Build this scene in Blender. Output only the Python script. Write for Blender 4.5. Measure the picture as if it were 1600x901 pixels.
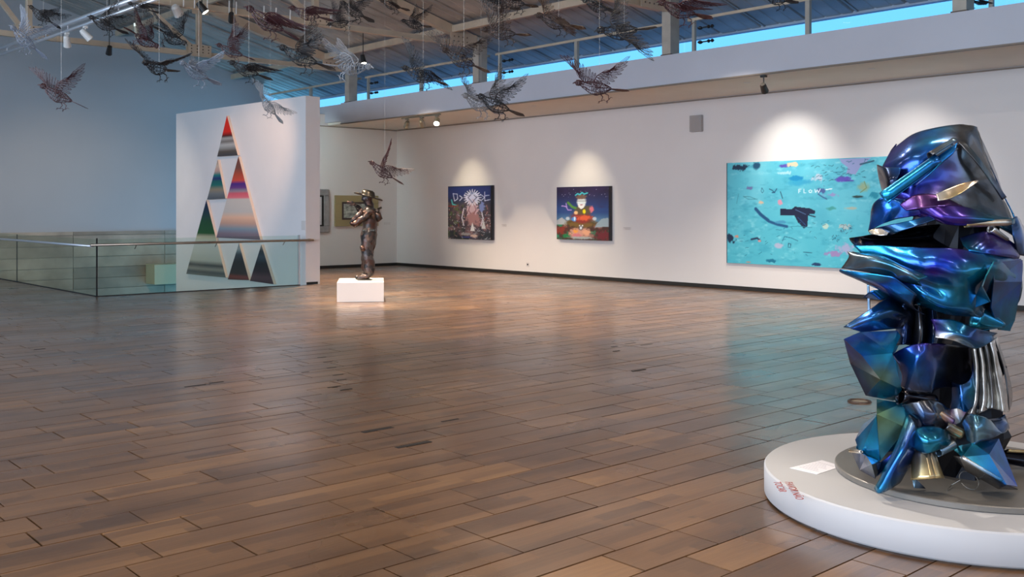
import bpy, bmesh, math, random
import numpy as np
from mathutils import Vector, Matrix, noise

# ------------------------------------------------------------------ frame of the room and the camera
F, HY, CXP, CZ = 1560.0, 327.0, 800.0, 1.6          # focal length and horizon for a 1600 x 901 frame
YAW = math.atan2(1390, 1560)
RX, RY = math.cos(YAW), -math.sin(YAW)              # camera right
DX, DY = math.sin(YAW), math.cos(YAW)               # camera forward
sc = bpy.context.scene
for o in list(bpy.data.objects): bpy.data.objects.remove(o)
cam_d = bpy.data.cameras.new('camera'); cam = bpy.data.objects.new('camera', cam_d)
sc.collection.objects.link(cam); sc.camera = cam
cam.location = (0, 0, CZ); cam.rotation_euler = (math.pi/2, 0, -YAW)
cam_d.sensor_fit = 'HORIZONTAL'; cam_d.sensor_width = 36.0
cam_d.lens = 36.0*F/1600; cam_d.shift_x = 0.0; cam_d.shift_y = -(450.5-HY)/1600
cam_d.clip_start = 0.05; cam_d.clip_end = 300

W = bpy.data.worlds.new('sky'); sc.world = W; W.use_nodes = True
wn = W.node_tree; wn.nodes.clear()
wo = wn.nodes.new('ShaderNodeOutputWorld'); wb = wn.nodes.new('ShaderNodeBackground')
tc = wn.nodes.new('ShaderNodeTexCoord'); sx = wn.nodes.new('ShaderNodeSeparateXYZ'); wr = wn.nodes.new('ShaderNodeValToRGB')
wn.links.new(tc.outputs['Generated'], sx.inputs[0]); wn.links.new(sx.outputs['Z'], wr.inputs[0])
wr.color_ramp.elements[0].position = 0.0; wr.color_ramp.elements[0].color = (0.17, 0.60, 1.0, 1)
wr.color_ramp.elements[1].position = 0.7; wr.color_ramp.elements[1].color = (0.10, 0.34, 0.90, 1)
wn.links.new(wr.outputs[0], wb.inputs[0]); wn.links.new(wb.outputs[0], wo.inputs[0])
wb.inputs[1].default_value = 1.25
sc.view_settings.view_transform = 'Standard'; sc.view_settings.look = 'None'
sc.view_settings.gamma = 1.0; sc.view_settings.use_curve_mapping = False
sc.view_settings.exposure = 0.28
sc.cycles.max_bounces = 8; sc.cycles.diffuse_bounces = 4; sc.cycles.glossy_bounces = 4
sc.cycles.transparent_max_bounces = 16; sc.cycles.use_denoising = True
sc.cycles.sample_clamp_indirect = 6.0; sc.cycles.caustics_reflective = False; sc.cycles.caustics_refractive = False

def light(kind, name, loc, energy, color, target=None, **kw):
    d = bpy.data.lights.new(name, kind); d.energy = energy; d.color = color
    for k, v in kw.items(): setattr(d, k, v)
    o = bpy.data.objects.new(name, d); sc.collection.objects.link(o); o.location = loc
    if target is not None:
        o.rotation_euler = (Vector(target)-Vector(loc)).to_track_quat('-Z', 'Y').to_euler()
    return o
# area lamps added at the unseen windows left and behind, filling in daylight
light('AREA', 'window_daylight', (-8.7, 8, 3.2), 2400, (0.78, 0.86, 1.0), (8, 10, 1.5), shape='RECTANGLE', size=22, size_y=4.0)
light('AREA', 'window_daylight', (4, -5.6, 3.15), 110, (0.70, 0.82, 1.0), (5, 10, 1.5), shape='RECTANGLE', size=20, size_y=1.2)

HALL_FILL = 80  # power of the fill lamps added above the frame
# ------------------------------------------------------------------ helpers
def ray(px, py):
    u = (px-CXP)/F; v = (HY-py)/F
    return Vector((DX+u*RX, DY+u*RY, v))
CAM = Vector((0, 0, CZ))
def on_z(px, py, z): R = ray(px, py); return CAM+R*((z-CZ)/R.z)
def on_x(px, py, x): R = ray(px, py); return CAM+R*(x/R.x)
def on_y(px, py, y): R = ray(px, py); return CAM+R*(y/R.y)
def at(px, py, D): return CAM+ray(px, py)*D

def link(o, parent=None):
    sc.collection.objects.link(o)
    if parent is not None: o.parent = parent
    return o
def tag(o, label=None, cat=None, group=None, kind=None):
    if label: o['label'] = label
    if cat: o['category'] = cat
    if group: o['group'] = group
    if kind: o['kind'] = kind
    return o
def empty(name, loc, rz=0, label=None, cat=None, group=None):
    o = bpy.data.objects.new(name, None); o.empty_display_size = 0.1
    o.location = loc; o.rotation_euler = (0, 0, rz); link(o)
    bpy.context.view_layer.update()
    return tag(o, label, cat, group)

class MB:
    """collects geometry for one mesh"""
    def __init__(s): s.v = []; s.f = []; s.m = []; s.c = None
    def box(s, a, b, mi=0, rot=None, piv=None):
        x0, y0, z0 = a; x1, y1, z1 = b
        P = [Vector(p) for p in ((x0,y0,z0),(x1,y0,z0),(x1,y1,z0),(x0,y1,z0),(x0,y0,z1),(x1,y0,z1),(x1,y1,z1),(x0,y1,z1))]
        if rot is not None:
            pv = Vector(piv or (0,0,0)); P = [pv+rot@(p-pv) for p in P]
        s.hexa(P, mi); return s
    def hexa(s, P, mi=0):
        n = len(s.v); s.v += [tuple(p) for p in P]
        for f in ((0,3,2,1),(4,5,6,7),(0,1,5,4),(1,2,6,5),(2,3,7,6),(3,0,4,7)): s.f.append([n+i for i in f]); s.m.append(mi)
    def bar(s, p, q, w, h=None, mi=0, up=(0,0,1)):
        p = Vector(p); q = Vector(q); h = h or w; d = (q-p).normalized(); u = Vector(up)
        if abs(d.dot(u)) > .98: u = Vector((1,0,0))
        a = d.cross(u).normalized()*w/2; b = a.cross(d).normalized()*h/2
        s.hexa([p-a-b, p+a-b, q+a-b, q-a-b, p-a+b, p+a+b, q+a+b, q-a+b], mi); return s
    def tube(s, pts, r, n=6, mi=0, caps=True, closed=False):
        pts = [Vector(p) for p in pts]; N = len(pts); base = len(s.v)
        rr = r if isinstance(r, (list, tuple)) else [r]*N
        prev = None
        for i, p in enumerate(pts):
            if closed: t = pts[(i+1) % N]-pts[i-1]
            else: t = pts[min(i+1, N-1)]-pts[max(i-1, 0)]
            if t.length < 1e-9: t = Vector((0,0,1))
            t.normalize()
            if prev is None:
                a = t.orthogonal().normalized()
            else:
                a = prev-t*prev.dot(t)
                if a.length < 1e-6: a = t.orthogonal()
                a.normalize()
            prev = a; b = t.cross(a)
            for k in range(n):
                an = 2*math.pi*k/n; s.v.append(tuple(p+(a*math.cos(an)+b*math.sin(an))*rr[i]))
        for i in range(N if closed else N-1):
            j = (i+1) % N
            for k in range(n):
                l = (k+1) % n; s.f.append([base+i*n+k, base+i*n+l, base+j*n+l, base+j*n+k]); s.m.append(mi)
        if caps and not closed:
            s.f.append([base+k for k in range(n)][::-1]); s.m.append(mi)
            s.f.append([base+(N-1)*n+k for k in range(n)]); s.m.append(mi)
        return s
    def lathe(s, prof, c=(0,0,0), n=32, mi=0):
        base = len(s.v); c = Vector(c)
        for r, z in prof:
            for k in range(n):
                an = 2*math.pi*k/n; s.v.append((c.x+r*math.cos(an), c.y+r*math.sin(an), c.z+z))
        for i in range(len(prof)-1):
            for k in range(n):
                l = (k+1) % n; s.f.append([base+i*n+k, base+i*n+l, base+(i+1)*n+l, base+(i+1)*n+k]); s.m.append(mi)
        s.f.append([base+k for k in range(n)][::-1]); s.m.append(mi)
        s.f.append([base+(len(prof)-1)*n+k for k in range(n)]); s.m.append(mi)
        return s
    def mesh(s, name, mats, smooth=False):
        me = bpy.data.meshes.new(name); me.from_pydata(s.v, [], s.f)
        for m in (mats if isinstance(mats, (list, tuple)) else [mats]): me.materials.append(m)
        if any(s.m): me.polygons.foreach_set('material_index', s.m)
        if smooth: me.polygons.foreach_set('use_smooth', [True]*len(me.polygons))
        me.update(); return me
    def build(s, name, mats, parent=None, smooth=False, loc=None, bevel=0):
        me = s.mesh(name, mats, smooth)
        o = bpy.data.objects.new(name, me)
        if loc is not None: o.location = loc
        link(o, parent)
        if parent is not None and loc is None:
            o.matrix_parent_inverse = parent.matrix_world.inverted()   # geometry given in world coordinates
        if bevel:
            b = o.modifiers.new('bevel', 'BEVEL'); b.width = bevel; b.segments = 2; b.limit_method = 'ANGLE'
        return o

def mat(name, col=(.8,.8,.8), rough=.6, metal=0.0, emit=None, es=0, spec=None, bump=0, bscale=20, var=0, vscale=2.0, coord='Object'):
    m = bpy.data.materials.new(name); m.use_nodes = True; nt = m.node_tree; b = nt.nodes['Principled BSDF']
    b.inputs['Base Color'].default_value = (*col, 1); b.inputs['Roughness'].default_value = rough; b.inputs['Metallic'].default_value = metal
    if spec is not None: b.inputs['Specular IOR Level'].default_value = spec
    if emit: b.inputs['Emission Color'].default_value = (*emit, 1); b.inputs['Emission Strength'].default_value = es
    if bump or var:
        t = nt.nodes.new('ShaderNodeTexCoord')
        if var:
            n = nt.nodes.new('ShaderNodeTexNoise'); n.inputs['Scale'].default_value = vscale; n.inputs['Detail'].default_value = 5
            nt.links.new(t.outputs[coord], n.inputs['Vector'])
            r = nt.nodes.new('ShaderNodeMapRange'); r.inputs[1].default_value = .3; r.inputs[2].default_value = .7
            r.inputs[3].default_value = 1-var; r.inputs[4].default_value = 1+var*.6
            nt.links.new(n.outputs[0], r.inputs[0])
            mx = nt.nodes.new('ShaderNodeVectorMath'); mx.operation = 'SCALE'; mx.inputs[0].default_value = col
            nt.links.new(r.outputs[0], mx.inputs['Scale']); nt.links.new(mx.outputs[0], b.inputs['Base Color'])
        if bump:
            n2 = nt.nodes.new('ShaderNodeTexNoise'); n2.inputs['Scale'].default_value = bscale; n2.inputs['Detail'].default_value = 4
            nt.links.new(t.outputs[coord], n2.inputs['Vector'])
            bp = nt.nodes.new('ShaderNodeBump'); bp.inputs['Strength'].default_value = bump; bp.inputs['Distance'].default_value = .01
            nt.links.new(n2.outputs[0], bp.inputs['Height']); nt.links.new(bp.outputs[0], b.inputs['Normal'])
    return m

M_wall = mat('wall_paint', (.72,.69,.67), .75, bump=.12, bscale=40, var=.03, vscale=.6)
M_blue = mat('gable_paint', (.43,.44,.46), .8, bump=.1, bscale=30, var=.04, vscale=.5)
M_soff = mat('soffit_paint', (.80,.77,.70), .8, var=.03)
M_fasc = mat('fascia_paint', (.50,.53,.60), .8, bump=.15, bscale=15, var=.05, vscale=.8)
M_part = mat('partition_paint', (.80,.77,.77), .7, var=.02)
M_black = mat('black_gap', (.012,.011,.010), .6)
M_steel = mat('painted_steel', (.56,.45,.33), .55, var=.14, vscale=3, bump=.1)
M_steel2 = mat('post_steel', (.40,.37,.32), .5, var=.15, vscale=4)
M_deck = mat('roof_sheet_steel', (.40,.37,.34), .42, .3, var=.25, vscale=1.5)
M_rail = mat('rail_steel', (.33,.27,.22), .3, .8)
M_pipe = mat('pipe_aluminium', (.62,.65,.70), .35, .6)
M_white = mat('white_enamel', (.58,.56,.56), .5, var=.02)

def glass_mat(name, tint=(.9,.97,.95), refl=1.0, thick=0.0):
    m = bpy.data.materials.new(name); m.use_nodes = True; nt = m.node_tree; nt.nodes.clear()
    o = nt.nodes.new('ShaderNodeOutputMaterial'); tr = nt.nodes.new('ShaderNodeBsdfTransparent'); gl = nt.nodes.new('ShaderNodeBsdfGlossy')
    fr = nt.nodes.new('ShaderNodeFresnel'); mx = nt.nodes.new('ShaderNodeMixShader'); fr.inputs[0].default_value = 1.45
    ge = nt.nodes.new('ShaderNodeNewGeometry')
    tr.inputs[0].default_value = (*tint, 1); gl.inputs['Roughness'].default_value = 0.0
    mu = nt.nodes.new('ShaderNodeMath'); mu.operation = 'MULTIPLY'; mu.inputs[1].default_value = refl
    bf = nt.nodes.new('ShaderNodeMath'); bf.operation = 'SUBTRACT'; bf.inputs[0].default_value = 1.0
    m2 = nt.nodes.new('ShaderNodeMath'); m2.operation = 'MULTIPLY'
    nt.links.new(fr.outputs[0], mu.inputs[0]); nt.links.new(ge.outputs['Backfacing'], bf.inputs[1])
    nt.links.new(mu.outputs[0], m2.inputs[0]); nt.links.new(bf.outputs[0], m2.inputs[1])
    nt.links.new(m2.outputs[0], mx.inputs[0]); nt.links.new(tr.outputs[0], mx.inputs[1]); nt.links.new(gl.outputs[0], mx.inputs[2])
    nt.links.new(mx.outputs[0], o.inputs[0]); return m
M_glass = glass_mat('balustrade_glass', (.88,.93,.90), .4)
M_wglass = glass_mat('window_glass', (.95,.98,1.0), .8)

# ------------------------------------------------------------------ the room
XW, YB, YG, ZC = 16.6, 23.6, 27.8, 3.88          # long white wall, back wall, gable wall, low ceiling
XF, ZF0, ZF1 = 14.2, 3.86, 4.41                  # fascia beam
YE = 18.75                                       # edge of the stair void
def deck_z(x): return 5.52+.262*(14.1-x) if x > 2.5 else 5.52+.262*11.6-.262*(2.5-x)
def struct(name, mb, m, parent=None, **k):
    o = mb.build(name, m, parent, **k)
    if parent is None: o['kind'] = 'structure'
    return o
struct('wall_right', MB().box((XW, -6, -.2), (XW+.25, YB+.25, ZC+.3)), M_wall)
struct('wall_back', MB().box((11.35, YB, -.2), (XW, YB+.25, ZC+.3)), M_wall)
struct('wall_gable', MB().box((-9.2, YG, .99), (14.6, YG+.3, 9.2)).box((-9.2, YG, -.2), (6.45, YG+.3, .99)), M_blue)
struct('wall_behind', MB().box((-9.2, -6.25, -.2), (XW+.25, -6, 2.5)).box((-9.2, -6.25, 3.8), (XW+.25, -6, 9.2)), M_wall)
struct('wall_left', MB().box((-9.45, -6.25, -.2), (-9.2, YG+.3, .4)).box((-9.45, -6.25, 4.6), (-9.2, YG+.3, 5.6)), M_wall)
wb_ = struct('window_1', MB().box((-9.2, -6.14, 2.5), (XW, -6.12, 3.8)), M_wglass)
f = MB()
for i in range(14): x = -9.1+i*1.97; f.box((x-.04, -6.2, 2.5), (x+.04, -6.08, 3.8))
f.build('window_frame', M_steel2, wb_)
wl_ = struct('window_2', MB().box((-9.33, -6, .4), (-9.31, YG, 4.6)), M_wglass)
f = MB()
for i in range(18): y = -5.9+i*1.98; f.box((-9.4, y-.04, .4), (-9.24, y+.04, 4.6))
f.build('window_frame', M_steel2, wl_)
# low ceiling over the picture wall, its shadow line and the deep fascia beam
struct('ceiling_low', MB().box((XF+.12, -6, ZC), (XW, YB, ZC+.12)), M_soff)
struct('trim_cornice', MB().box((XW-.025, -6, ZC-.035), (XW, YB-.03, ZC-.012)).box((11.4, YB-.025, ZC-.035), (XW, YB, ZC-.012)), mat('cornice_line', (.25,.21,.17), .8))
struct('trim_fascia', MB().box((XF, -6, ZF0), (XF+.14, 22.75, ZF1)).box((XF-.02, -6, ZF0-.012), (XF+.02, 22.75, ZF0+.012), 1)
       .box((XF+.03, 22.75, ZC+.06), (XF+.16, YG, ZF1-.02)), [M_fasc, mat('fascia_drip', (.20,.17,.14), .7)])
struct('ceiling_wing', MB().box((XF+.14, -6, ZF1-.10), (19.5, YG, ZF1-.03)), mat('roofing_felt', (.55,.56,.58), .8))
struct('baseboard_right', MB().box((XW-.03, -6, 0), (XW, YB, .075)), M_black)
struct('baseboard_back', MB().box((11.4, YB-.03, 0), (XW-.03, YB, .075)), M_black)

# ---- the wooden block floor
def wood_mat(name, per_object):
    m = bpy.data.materials.new(name); m.use_nodes = True; nt = m.node_tree; N = nt.nodes; L = nt.links; b = N['Principled BSDF']
    g = N.new('ShaderNodeNewGeometry')
    if per_object: rnd = N.new('ShaderNodeObjectInfo').outputs['Random']
    else:
        a = N.new('ShaderNodeAttribute'); a.attribute_name = 'tone'; rnd = a.outputs['Fac']
    # strips inside one block: cells 0.088 m wide
    sp = N.new('ShaderNodeSeparateXYZ'); L.new(g.outputs['Position'], sp.inputs[0])
    dv = N.new('ShaderNodeMath'); dv.operation = 'MULTIPLY'; dv.inputs[1].default_value = 1/.088; L.new(sp.outputs['Y'], dv.inputs[0])
    fl = N.new('ShaderNodeMath'); fl.operation = 'FLOOR'; L.new(dv.outputs[0], fl.inputs[0])
    off = N.new('ShaderNodeTexWhiteNoise'); off.noise_dimensions = '1D'; L.new(fl.outputs[0], off.inputs['W'])
    xx = N.new('ShaderNodeMath'); xx.operation = 'MULTIPLY_ADD'; xx.inputs[1].default_value = 1.55; L.new(sp.outputs['X'], xx.inputs[0]); L.new(off.outputs['Value'], xx.inputs[2])
    xf = N.new('ShaderNodeMath'); xf.operation = 'FLOOR'; L.new(xx.outputs[0], xf.inputs[0])
    cb = N.new('ShaderNodeCombineXYZ'); L.new(xf.outputs[0], cb.inputs[0]); L.new(fl.outputs[0], cb.inputs[1])
    cell = N.new('ShaderNodeTexWhiteNoise'); cell.noise_dimensions = '3D'; L.new(cb.outputs[0], cell.inputs['Vector'])
    # grain
    mp = N.new('ShaderNodeMapping'); mp.inputs['Scale'].default_value = (2.2, 26, 1); L.new(g.outputs['Position'], mp.inputs[0])
    gr = N.new('ShaderNodeTexNoise'); gr.inputs['Scale'].default_value = 1.6; gr.inputs['Detail'].default_value = 7; gr.inputs['Roughness'].default_value = .62; L.new(mp.outputs[0], gr.inputs['Vector'])
    bl = N.new('ShaderNodeTexNoise'); bl.inputs['Scale'].default_value = .9; bl.inputs['Detail'].default_value = 4; L.new(g.outputs['Position'], bl.inputs['Vector'])
    s1 = N.new('ShaderNodeMath'); s1.operation = 'MULTIPLY'; s1.inputs[1].default_value = .27; L.new(rnd, s1.inputs[0])
    s2 = N.new('ShaderNodeMath'); s2.operation = 'MULTIPLY_ADD'; s2.inputs[1].default_value = .30; L.new(cell.outputs['Value'], s2.inputs[0]); L.new(s1.outputs[0], s2.inputs[2])
    s3 = N.new('ShaderNodeMath'); s3.operation = 'MULTIPLY_ADD'; s3.inputs[1].default_value = .40; L.new(gr.outputs[0], s3.inputs[0]); L.new(s2.outputs[0], s3.inputs[2])
    s4 = N.new('ShaderNodeMath'); s4.operation = 'MULTIPLY_ADD'; s4.inputs[1].default_value = .25; L.new(bl.outputs[0], s4.inputs[0]); L.new(s3.outputs[0], s4.inputs[2])
    cr = N.new('ShaderNodeValToRGB'); L.new(s4.outputs[0], cr.inputs[0])
    e = cr.color_ramp.elements; e[0].position = .28; e[0].color = (.050,.024,.011,1); e[1].position = 1.0; e[1].color = (.27,.140,.052,1)
    k = e.new(.50); k.color = (.096,.046,.018,1); k = e.new(.72); k.color = (.150,.074,.029,1)
    # dark pits, scuffs
    pt = N.new('ShaderNodeTexNoise'); pt.inputs['Scale'].default_value = 9; pt.inputs['Detail'].default_value = 6; L.new(g.outputs['Position'], pt.inputs['Vector'])
    pr = N.new('ShaderNodeMapRange'); pr.inputs[1].default_value = .66; pr.inputs[2].default_value = .76; pr.inputs[3].default_value = 1; pr.inputs[4].default_value = .45; L.new(pt.outputs[0], pr.inputs[0])
    vs = N.new('ShaderNodeVectorMath'); vs.operation = 'SCALE'; L.new(cr.outputs[0], vs.inputs[0]); L.new(pr.outputs[0], vs.inputs['Scale'])
    L.new(vs.outputs[0], b.inputs['Base Color'])
    rr = N.new('ShaderNodeMapRange'); rr.inputs[1].default_value = .3; rr.inputs[2].default_value = .7; rr.inputs[3].default_value = .24; rr.inputs[4].default_value = .42; L.new(bl.outputs[0], rr.inputs[0])
    L.new(rr.outputs[0], b.inputs['Roughness'])
    b.inputs['Specular IOR Level'].default_value = .8; b.inputs['Coat Weight'].default_value = .55; b.inputs['Coat Roughness'].default_value = .2
    bp = N.new('ShaderNodeBump'); bp.inputs['Strength'].default_value = .22; bp.inputs['Distance'].default_value = .004
    L.new(gr.outputs[0], bp.inputs['Height']); L.new(bp.outputs[0], b.inputs['Normal'])
    return m
M_wood = wood_mat('block_wood', True); M_wood2 = wood_mat('block_wood_field', False)
floor = struct('floor', MB().box((-9.2, -6, -.3), (XW, YE, -.022)).box((11.2, YE, -.3), (XW, YB, -.022)).box((-9.2, YE, -.3), (6.5, YG, -.022)),
               mat('floor_bed', (.035,.022,.014), .9))
rnd = random.Random(7)
PITCH = .266; blocks = []
def fill(x0, x1, y0, y1):
    y = y0
    while y < y1-.02:
        if rnd.random() < .10: hh = PITCH/2
        else: hh = PITCH
        ye = min(y+hh, y1); x = x0-rnd.random()*.5
        while x < x1:
            Lb = rnd.choice((.42, .53, .53, .62, .80, 1.05, 1.3)) + rnd.uniform(-.02, .02)
            a, bb = max(x, x0), min(x+Lb, x1)
            if bb-a > .02: blocks.append((a, bb, y, ye))
            x += Lb
        y = ye
fill(-9.2, XW, -6, YE); fill(11.22, XW, YE, YB); fill(-9.2, 6.5, YE, YG)
def in_view(c):
    D = c[0]*DX+c[1]*DY; u = c[0]*RX+c[1]*RY
    if D < 1: return None
    px, py = CXP+F*u/D, HY+F*CZ/D
    return (px, py, D) if -40 < px < 1640 and py < 940 else None
scored = []
for i, (a, bb, c, d_) in enumerate(blocks):
    q = in_view(((a+bb)/2, (c+d_)/2))
    if q: scored.append(((bb-a)*(d_-c)/q[2]**3, i))
scored.sort(reverse=True); near = set(i for _, i in scored[:298])
def block_geo(mb, a, bb, c, d_, g=.0022, tilt=(0, 0), dz=0):
    cx, cy = (a+bb)/2, (c+d_)/2; n = len(mb.v)
    for (x, y) in ((a+g, c+g), (bb-g, c+g), (bb-g, d_-g), (a+g, d_-g)):
        z = dz+(x-cx)*tilt[0]+(y-cy)*tilt[1]; mb.v.append((x, y, z-.02))
    e = .0018
    for (x, y) in ((a+g+e, c+g+e), (bb-g-e, c+g+e), (bb-g-e, d_-g-e), (a+g+e, d_-g-e)):
        z = dz+(x-cx)*tilt[0]+(y-cy)*tilt[1]; mb.v.append((x, y, z))
    for f_ in ((4,5,6,7),(0,1,5,4),(1,2,6,5),(2,3,7,6),(3,0,4,7)): mb.f.append([n+k for k in f_]); mb.m.append(0)
mass = MB(); tones = []
cache = {}
for i, (a, bb, c, d_) in enumerate(blocks):
    tl = (rnd.gauss(0, .0010), rnd.gauss(0, .0022)); dz = -.0008-abs(rnd.gauss(0, .0008))
    if i in near:
        key = (round((bb-a)/.01), round((d_-c), 3), i % 3)
        if key not in cache:
            mb = MB(); la = key[0]*.01; block_geo(mb, -la/2, la/2, -key[1]/2, key[1]/2, g=(.0016,.0026,.004)[key[2]]); cache[key] = mb.mesh('floor_block', M_wood)
        o = bpy.data.objects.new('floor_block', cache[key]); o.location = ((a+bb)/2, (c+d_)/2, dz)
        o.rotation_euler = (tl[1], -tl[0], 0); link(o, floor)
    else:
        block_geo(mass, a, bb, c, d_, g=(.0018,.003,.0055)[i % 3], tilt=tl, dz=dz); tones += [rnd.random()]*5
fo = mass.build('floor_blocks_far', M_wood2, floor); fo['kind'] = 'stuff'
at_ = fo.data.attributes.new('tone', 'FLOAT', 'FACE'); at_.data.foreach_set('value', tones)

# ---- stair void: its boarded far side and lower landing
M_board = mat('void_boards', (.40,.33,.25), .45, var=.35, vscale=1.2)
vs_ = struct('wall_stairwell', MB().box((6.5, YG-.02, -3.2), (14.0, YG+.28, 1.0)).box((6.2, YE+.3, -3.2), (6.48, YG, -.3)).box((6.4, YE-.3, -3.2), (11.2, YE-.02, -.3)),
             mat('stairwell_plaster', (.42,.38,.32), .8))
zz = -3.15; k = 0
while zz < .98:
    hb = .29
    for j in range(3):
        x0 = 6.5+j*2.5; o = MB().box((x0+.006, YG-.06-.006*((k+j) % 3), zz), (x0+2.494, YG-.022, min(zz+hb-.012, 1.0))).build('wall_board', mat('board_%d_%d' % (k, j), tuple(c*random.Random(k*3+j).uniform(.72, 1.25) for c in (.44,.36,.28)), .4, var=.25, vscale=2), vs_)
    zz += hb; k += 1
struct('floor_landing', MB().box((6.5, YE, -3.3), (11.2, YG, -3.2)), M_board)
pb = on_y(237, 413, YG-.5); pc = on_y(300, 441, YG-.5)
o = MB().box((pb.x, YG-.7, pc.z), (pc.x+.3, YG-.08, pb.z)).build('wall_cabinet', mat('cabinet_green', (.46,.44,.30), .6), bevel=.01)
tag(o, 'pale green-beige box cabinet on the boarded stairwell side, seen through the glass', 'cabinet')

# worn, darkened slots between blocks and a small metal-rimmed floor socket
for i, (px, py, L_) in enumerate(((503,558,.10),(512,565,.10),(518,574,.10),(528,585,.11),(534,593,.10),(522,604,.13),(541,608,.12),(477,581,.08),(305,602,.20),(338,597,.14),(703,656,.16),(590,671,.26),(646,694,.28),(62,545,.12),(985,536,.18),(1010,538,.2),(960,541,.1),(998,578,.2),(829,536,.14),(963,548,.1))):
    q = on_z(px, py, 0); w = .022 if L_ < .25 else .05
    MB().box((q.x-L_/2, q.y-w/2, -.002), (q.x+L_/2, q.y+w/2, .0012)).build('worn_slot', M_black, floor)
q = on_z(1343, 627, 0)
fs = empty('floor_socket', (q.x, q.y, 0), .4, 'small worn metal ring set in the wooden floor behind the round plinth', 'floor fitting')
MB().tube([(q.x+.085*math.cos(t), q.y+.085*math.sin(t), .001) for t in np.linspace(0, 2*math.pi, 25)[:-1]], .012, 6, closed=True).build('rim', mat('rim_rust', (.09,.06,.045), .5, .5), fs)
MB().lathe([(.078,-.001),(.05,.003),(.001,.004)], (q.x, q.y, 0), 20).build('cover', mat('cover_worn', (.36,.30,.22), .4, .2), fs)
# ------------------------------------------------------------------ roof: steel trusses, purlins, ribbed sheets
TR = [1.0, 6.4, 11.75, 17.2, 22.5]
ZCH = 5.25
def raf_z(x): return deck_z(x)-.10
M_bolt = mat('bolt_dark', (.10,.07,.05), .6)
nth = ['the nearest, overhead', 'fourth from the gable wall', 'third from the gable wall', 'second from the gable wall', 'nearest the grey gable wall']
for i, y in enumerate(TR):
    t = empty('roof_truss', (XF+.1, y, ZCH), 0, 'cream steel roof truss with bolted plates, '+nth[i], 'roof truss', 'roof trusses')
    mb = MB(); mb.box((-8.9, y-.06, ZCH-.05), (14.1, y+.06, ZCH-.03)); mb.box((-8.9, y-.012, ZCH-.03), (14.1, y+.012, ZCH+.07)); mb.build('bottom_chord', M_steel, t)
    for (xa, xb) in ((2.5, 14.35), (2.5, -9.1)):
        mb = MB(); mb.bar((xa, y, raf_z(xa)-.04), (xb, y, raf_z(xb)-.04), .15, .20); mb.build('rafter', M_steel, t)
    for xg in (10.15, 6.4, 2.5, -1.4, -5.1):
        mb = MB(); mb.box((xg-.28, y-.075, ZCH-.02), (xg+.28, y-.065, ZCH+.22)); mb.box((xg-.28, y+.065, ZCH-.02), (xg+.28, y+.075, ZCH+.22))
        g = mb.build('gusset_plate', M_steel, t)
        bb = MB()
        for ix in range(4):
            for iz in range(3): bb.box((xg-.21+ix*.14-.013, y-.085, ZCH+.03+iz*.07), (xg-.21+ix*.14+.013, y-.074, ZCH+.056+iz*.07))
        bb.build('bolts', M_bolt, g)['kind'] = 'stuff'
        MB().bar((xg, y, ZCH+.05), (xg, y, raf_z(xg)-.1), .11, .11).build('web_post', M_steel, t)
        sgn = -1 if xg > 2.5 else 1
        if xg != 2.5:
            xt = xg+sgn*2.1; MB().bar((xg+sgn*.1, y, ZCH+.1), (xt, y, raf_z(xt)-.12), .09, .09).build('web_brace', M_steel, t)
            g = MB().box((xg-.2, y-.085, raf_z(xg)-.27), (xg+.2, y-.077, raf_z(xg)-.02)).build('gusset_plate', M_steel, t)
    g = MB().box((13.45, y-.085, ZCH-.06), (14.2, y-.077, ZCH+.22)).build('gusset_plate', M_steel, t)
    bb = MB()
    for ix in range(4):
        for iz in range(2): bb.box((13.55+ix*.12, y-.093, ZCH+.02+iz*.1), (13.575+ix*.12, y-.084, ZCH+.045+iz*.1))
    bb.build('bolts', M_bolt, g)['kind'] = 'stuff'
    # post on the fascia
    p = empty('roof_post', (XF+.15, y-.03, ZF1), 0, 'beige box steel post on the fascia beam, under truss '+nth[i], 'post', 'posts on the fascia beam')
    MB().box((XF+.02, y-.12, ZF1), (XF+.27, y+.08, deck_z(14.2)-.06)).build('shaft', M_steel2, p)
    MB().box((XF+.005, y-.135, ZF1), (XF+.29, y+.10, ZF1+.02)).build('base_plate', M_bolt, p)
# purlins
PX = [13.55, 10.15, 6.4, 2.5, -1.4, -5.1]
for j, x in enumerate(PX):
    for i in range(len(TR)):
        y0 = TR[i]+.08; y1 = (TR[i+1] if i+1 < len(TR) else YG)-.08
        o = MB().box((x-.05, y0, raf_z(x)-.10), (x+.05, y1, raf_z(x)+.045)).build('purlin', M_steel)
        tag(o, 'steel purlin, %s row from the high windows, at truss %s' % (('first','second','third','fourth','fifth','sixth')[j], nth[i]), 'purlin', 'purlins under the roof')
# ribbed sheets: one object per sheet
ceil_ = struct('ceiling', MB().box((2.35, -6, deck_z(2.5)+.06), (2.65, YG, deck_z(2.5)+.09)), M_deck)
SW = .98
def sheet(x0, x1, name):
    mb = MB(); prof = [(0, 0), (.04, 0), (.055, .035), (.10, .035), (.115, 0), (.30, 0), (.31, .012), (.34, .012), (.35, 0), (.62, 0), (.63, .012), (.66, .012), (.67, 0), (SW-.003, 0)]
    n = 0
    for (u, h) in prof:
        for x in (x0, x1): mb.v.append((x, u, deck_z(x)+h))
    for (u, h) in prof:
        for x in (x0, x1): mb.v.append((x, u, deck_z(x)+h+.045))
    n2 = 2*len(prof)
    for i in range(len(prof)-1):
        mb.f.append([2*i, 2*i+1, 2*i+3, 2*i+2]); mb.m.append(0)
        mb.f.append([n2+2*i, n2+2*i+2, n2+2*i+3, n2+2*i+1]); mb.m.append(0)
    return mb.mesh(name, M_deck)
mr, ml = sheet(2.5, 16.05, 'roof_sheet'), sheet(-9.6, 2.5, 'roof_sheet')
y = -6.2; k = 0
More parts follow.
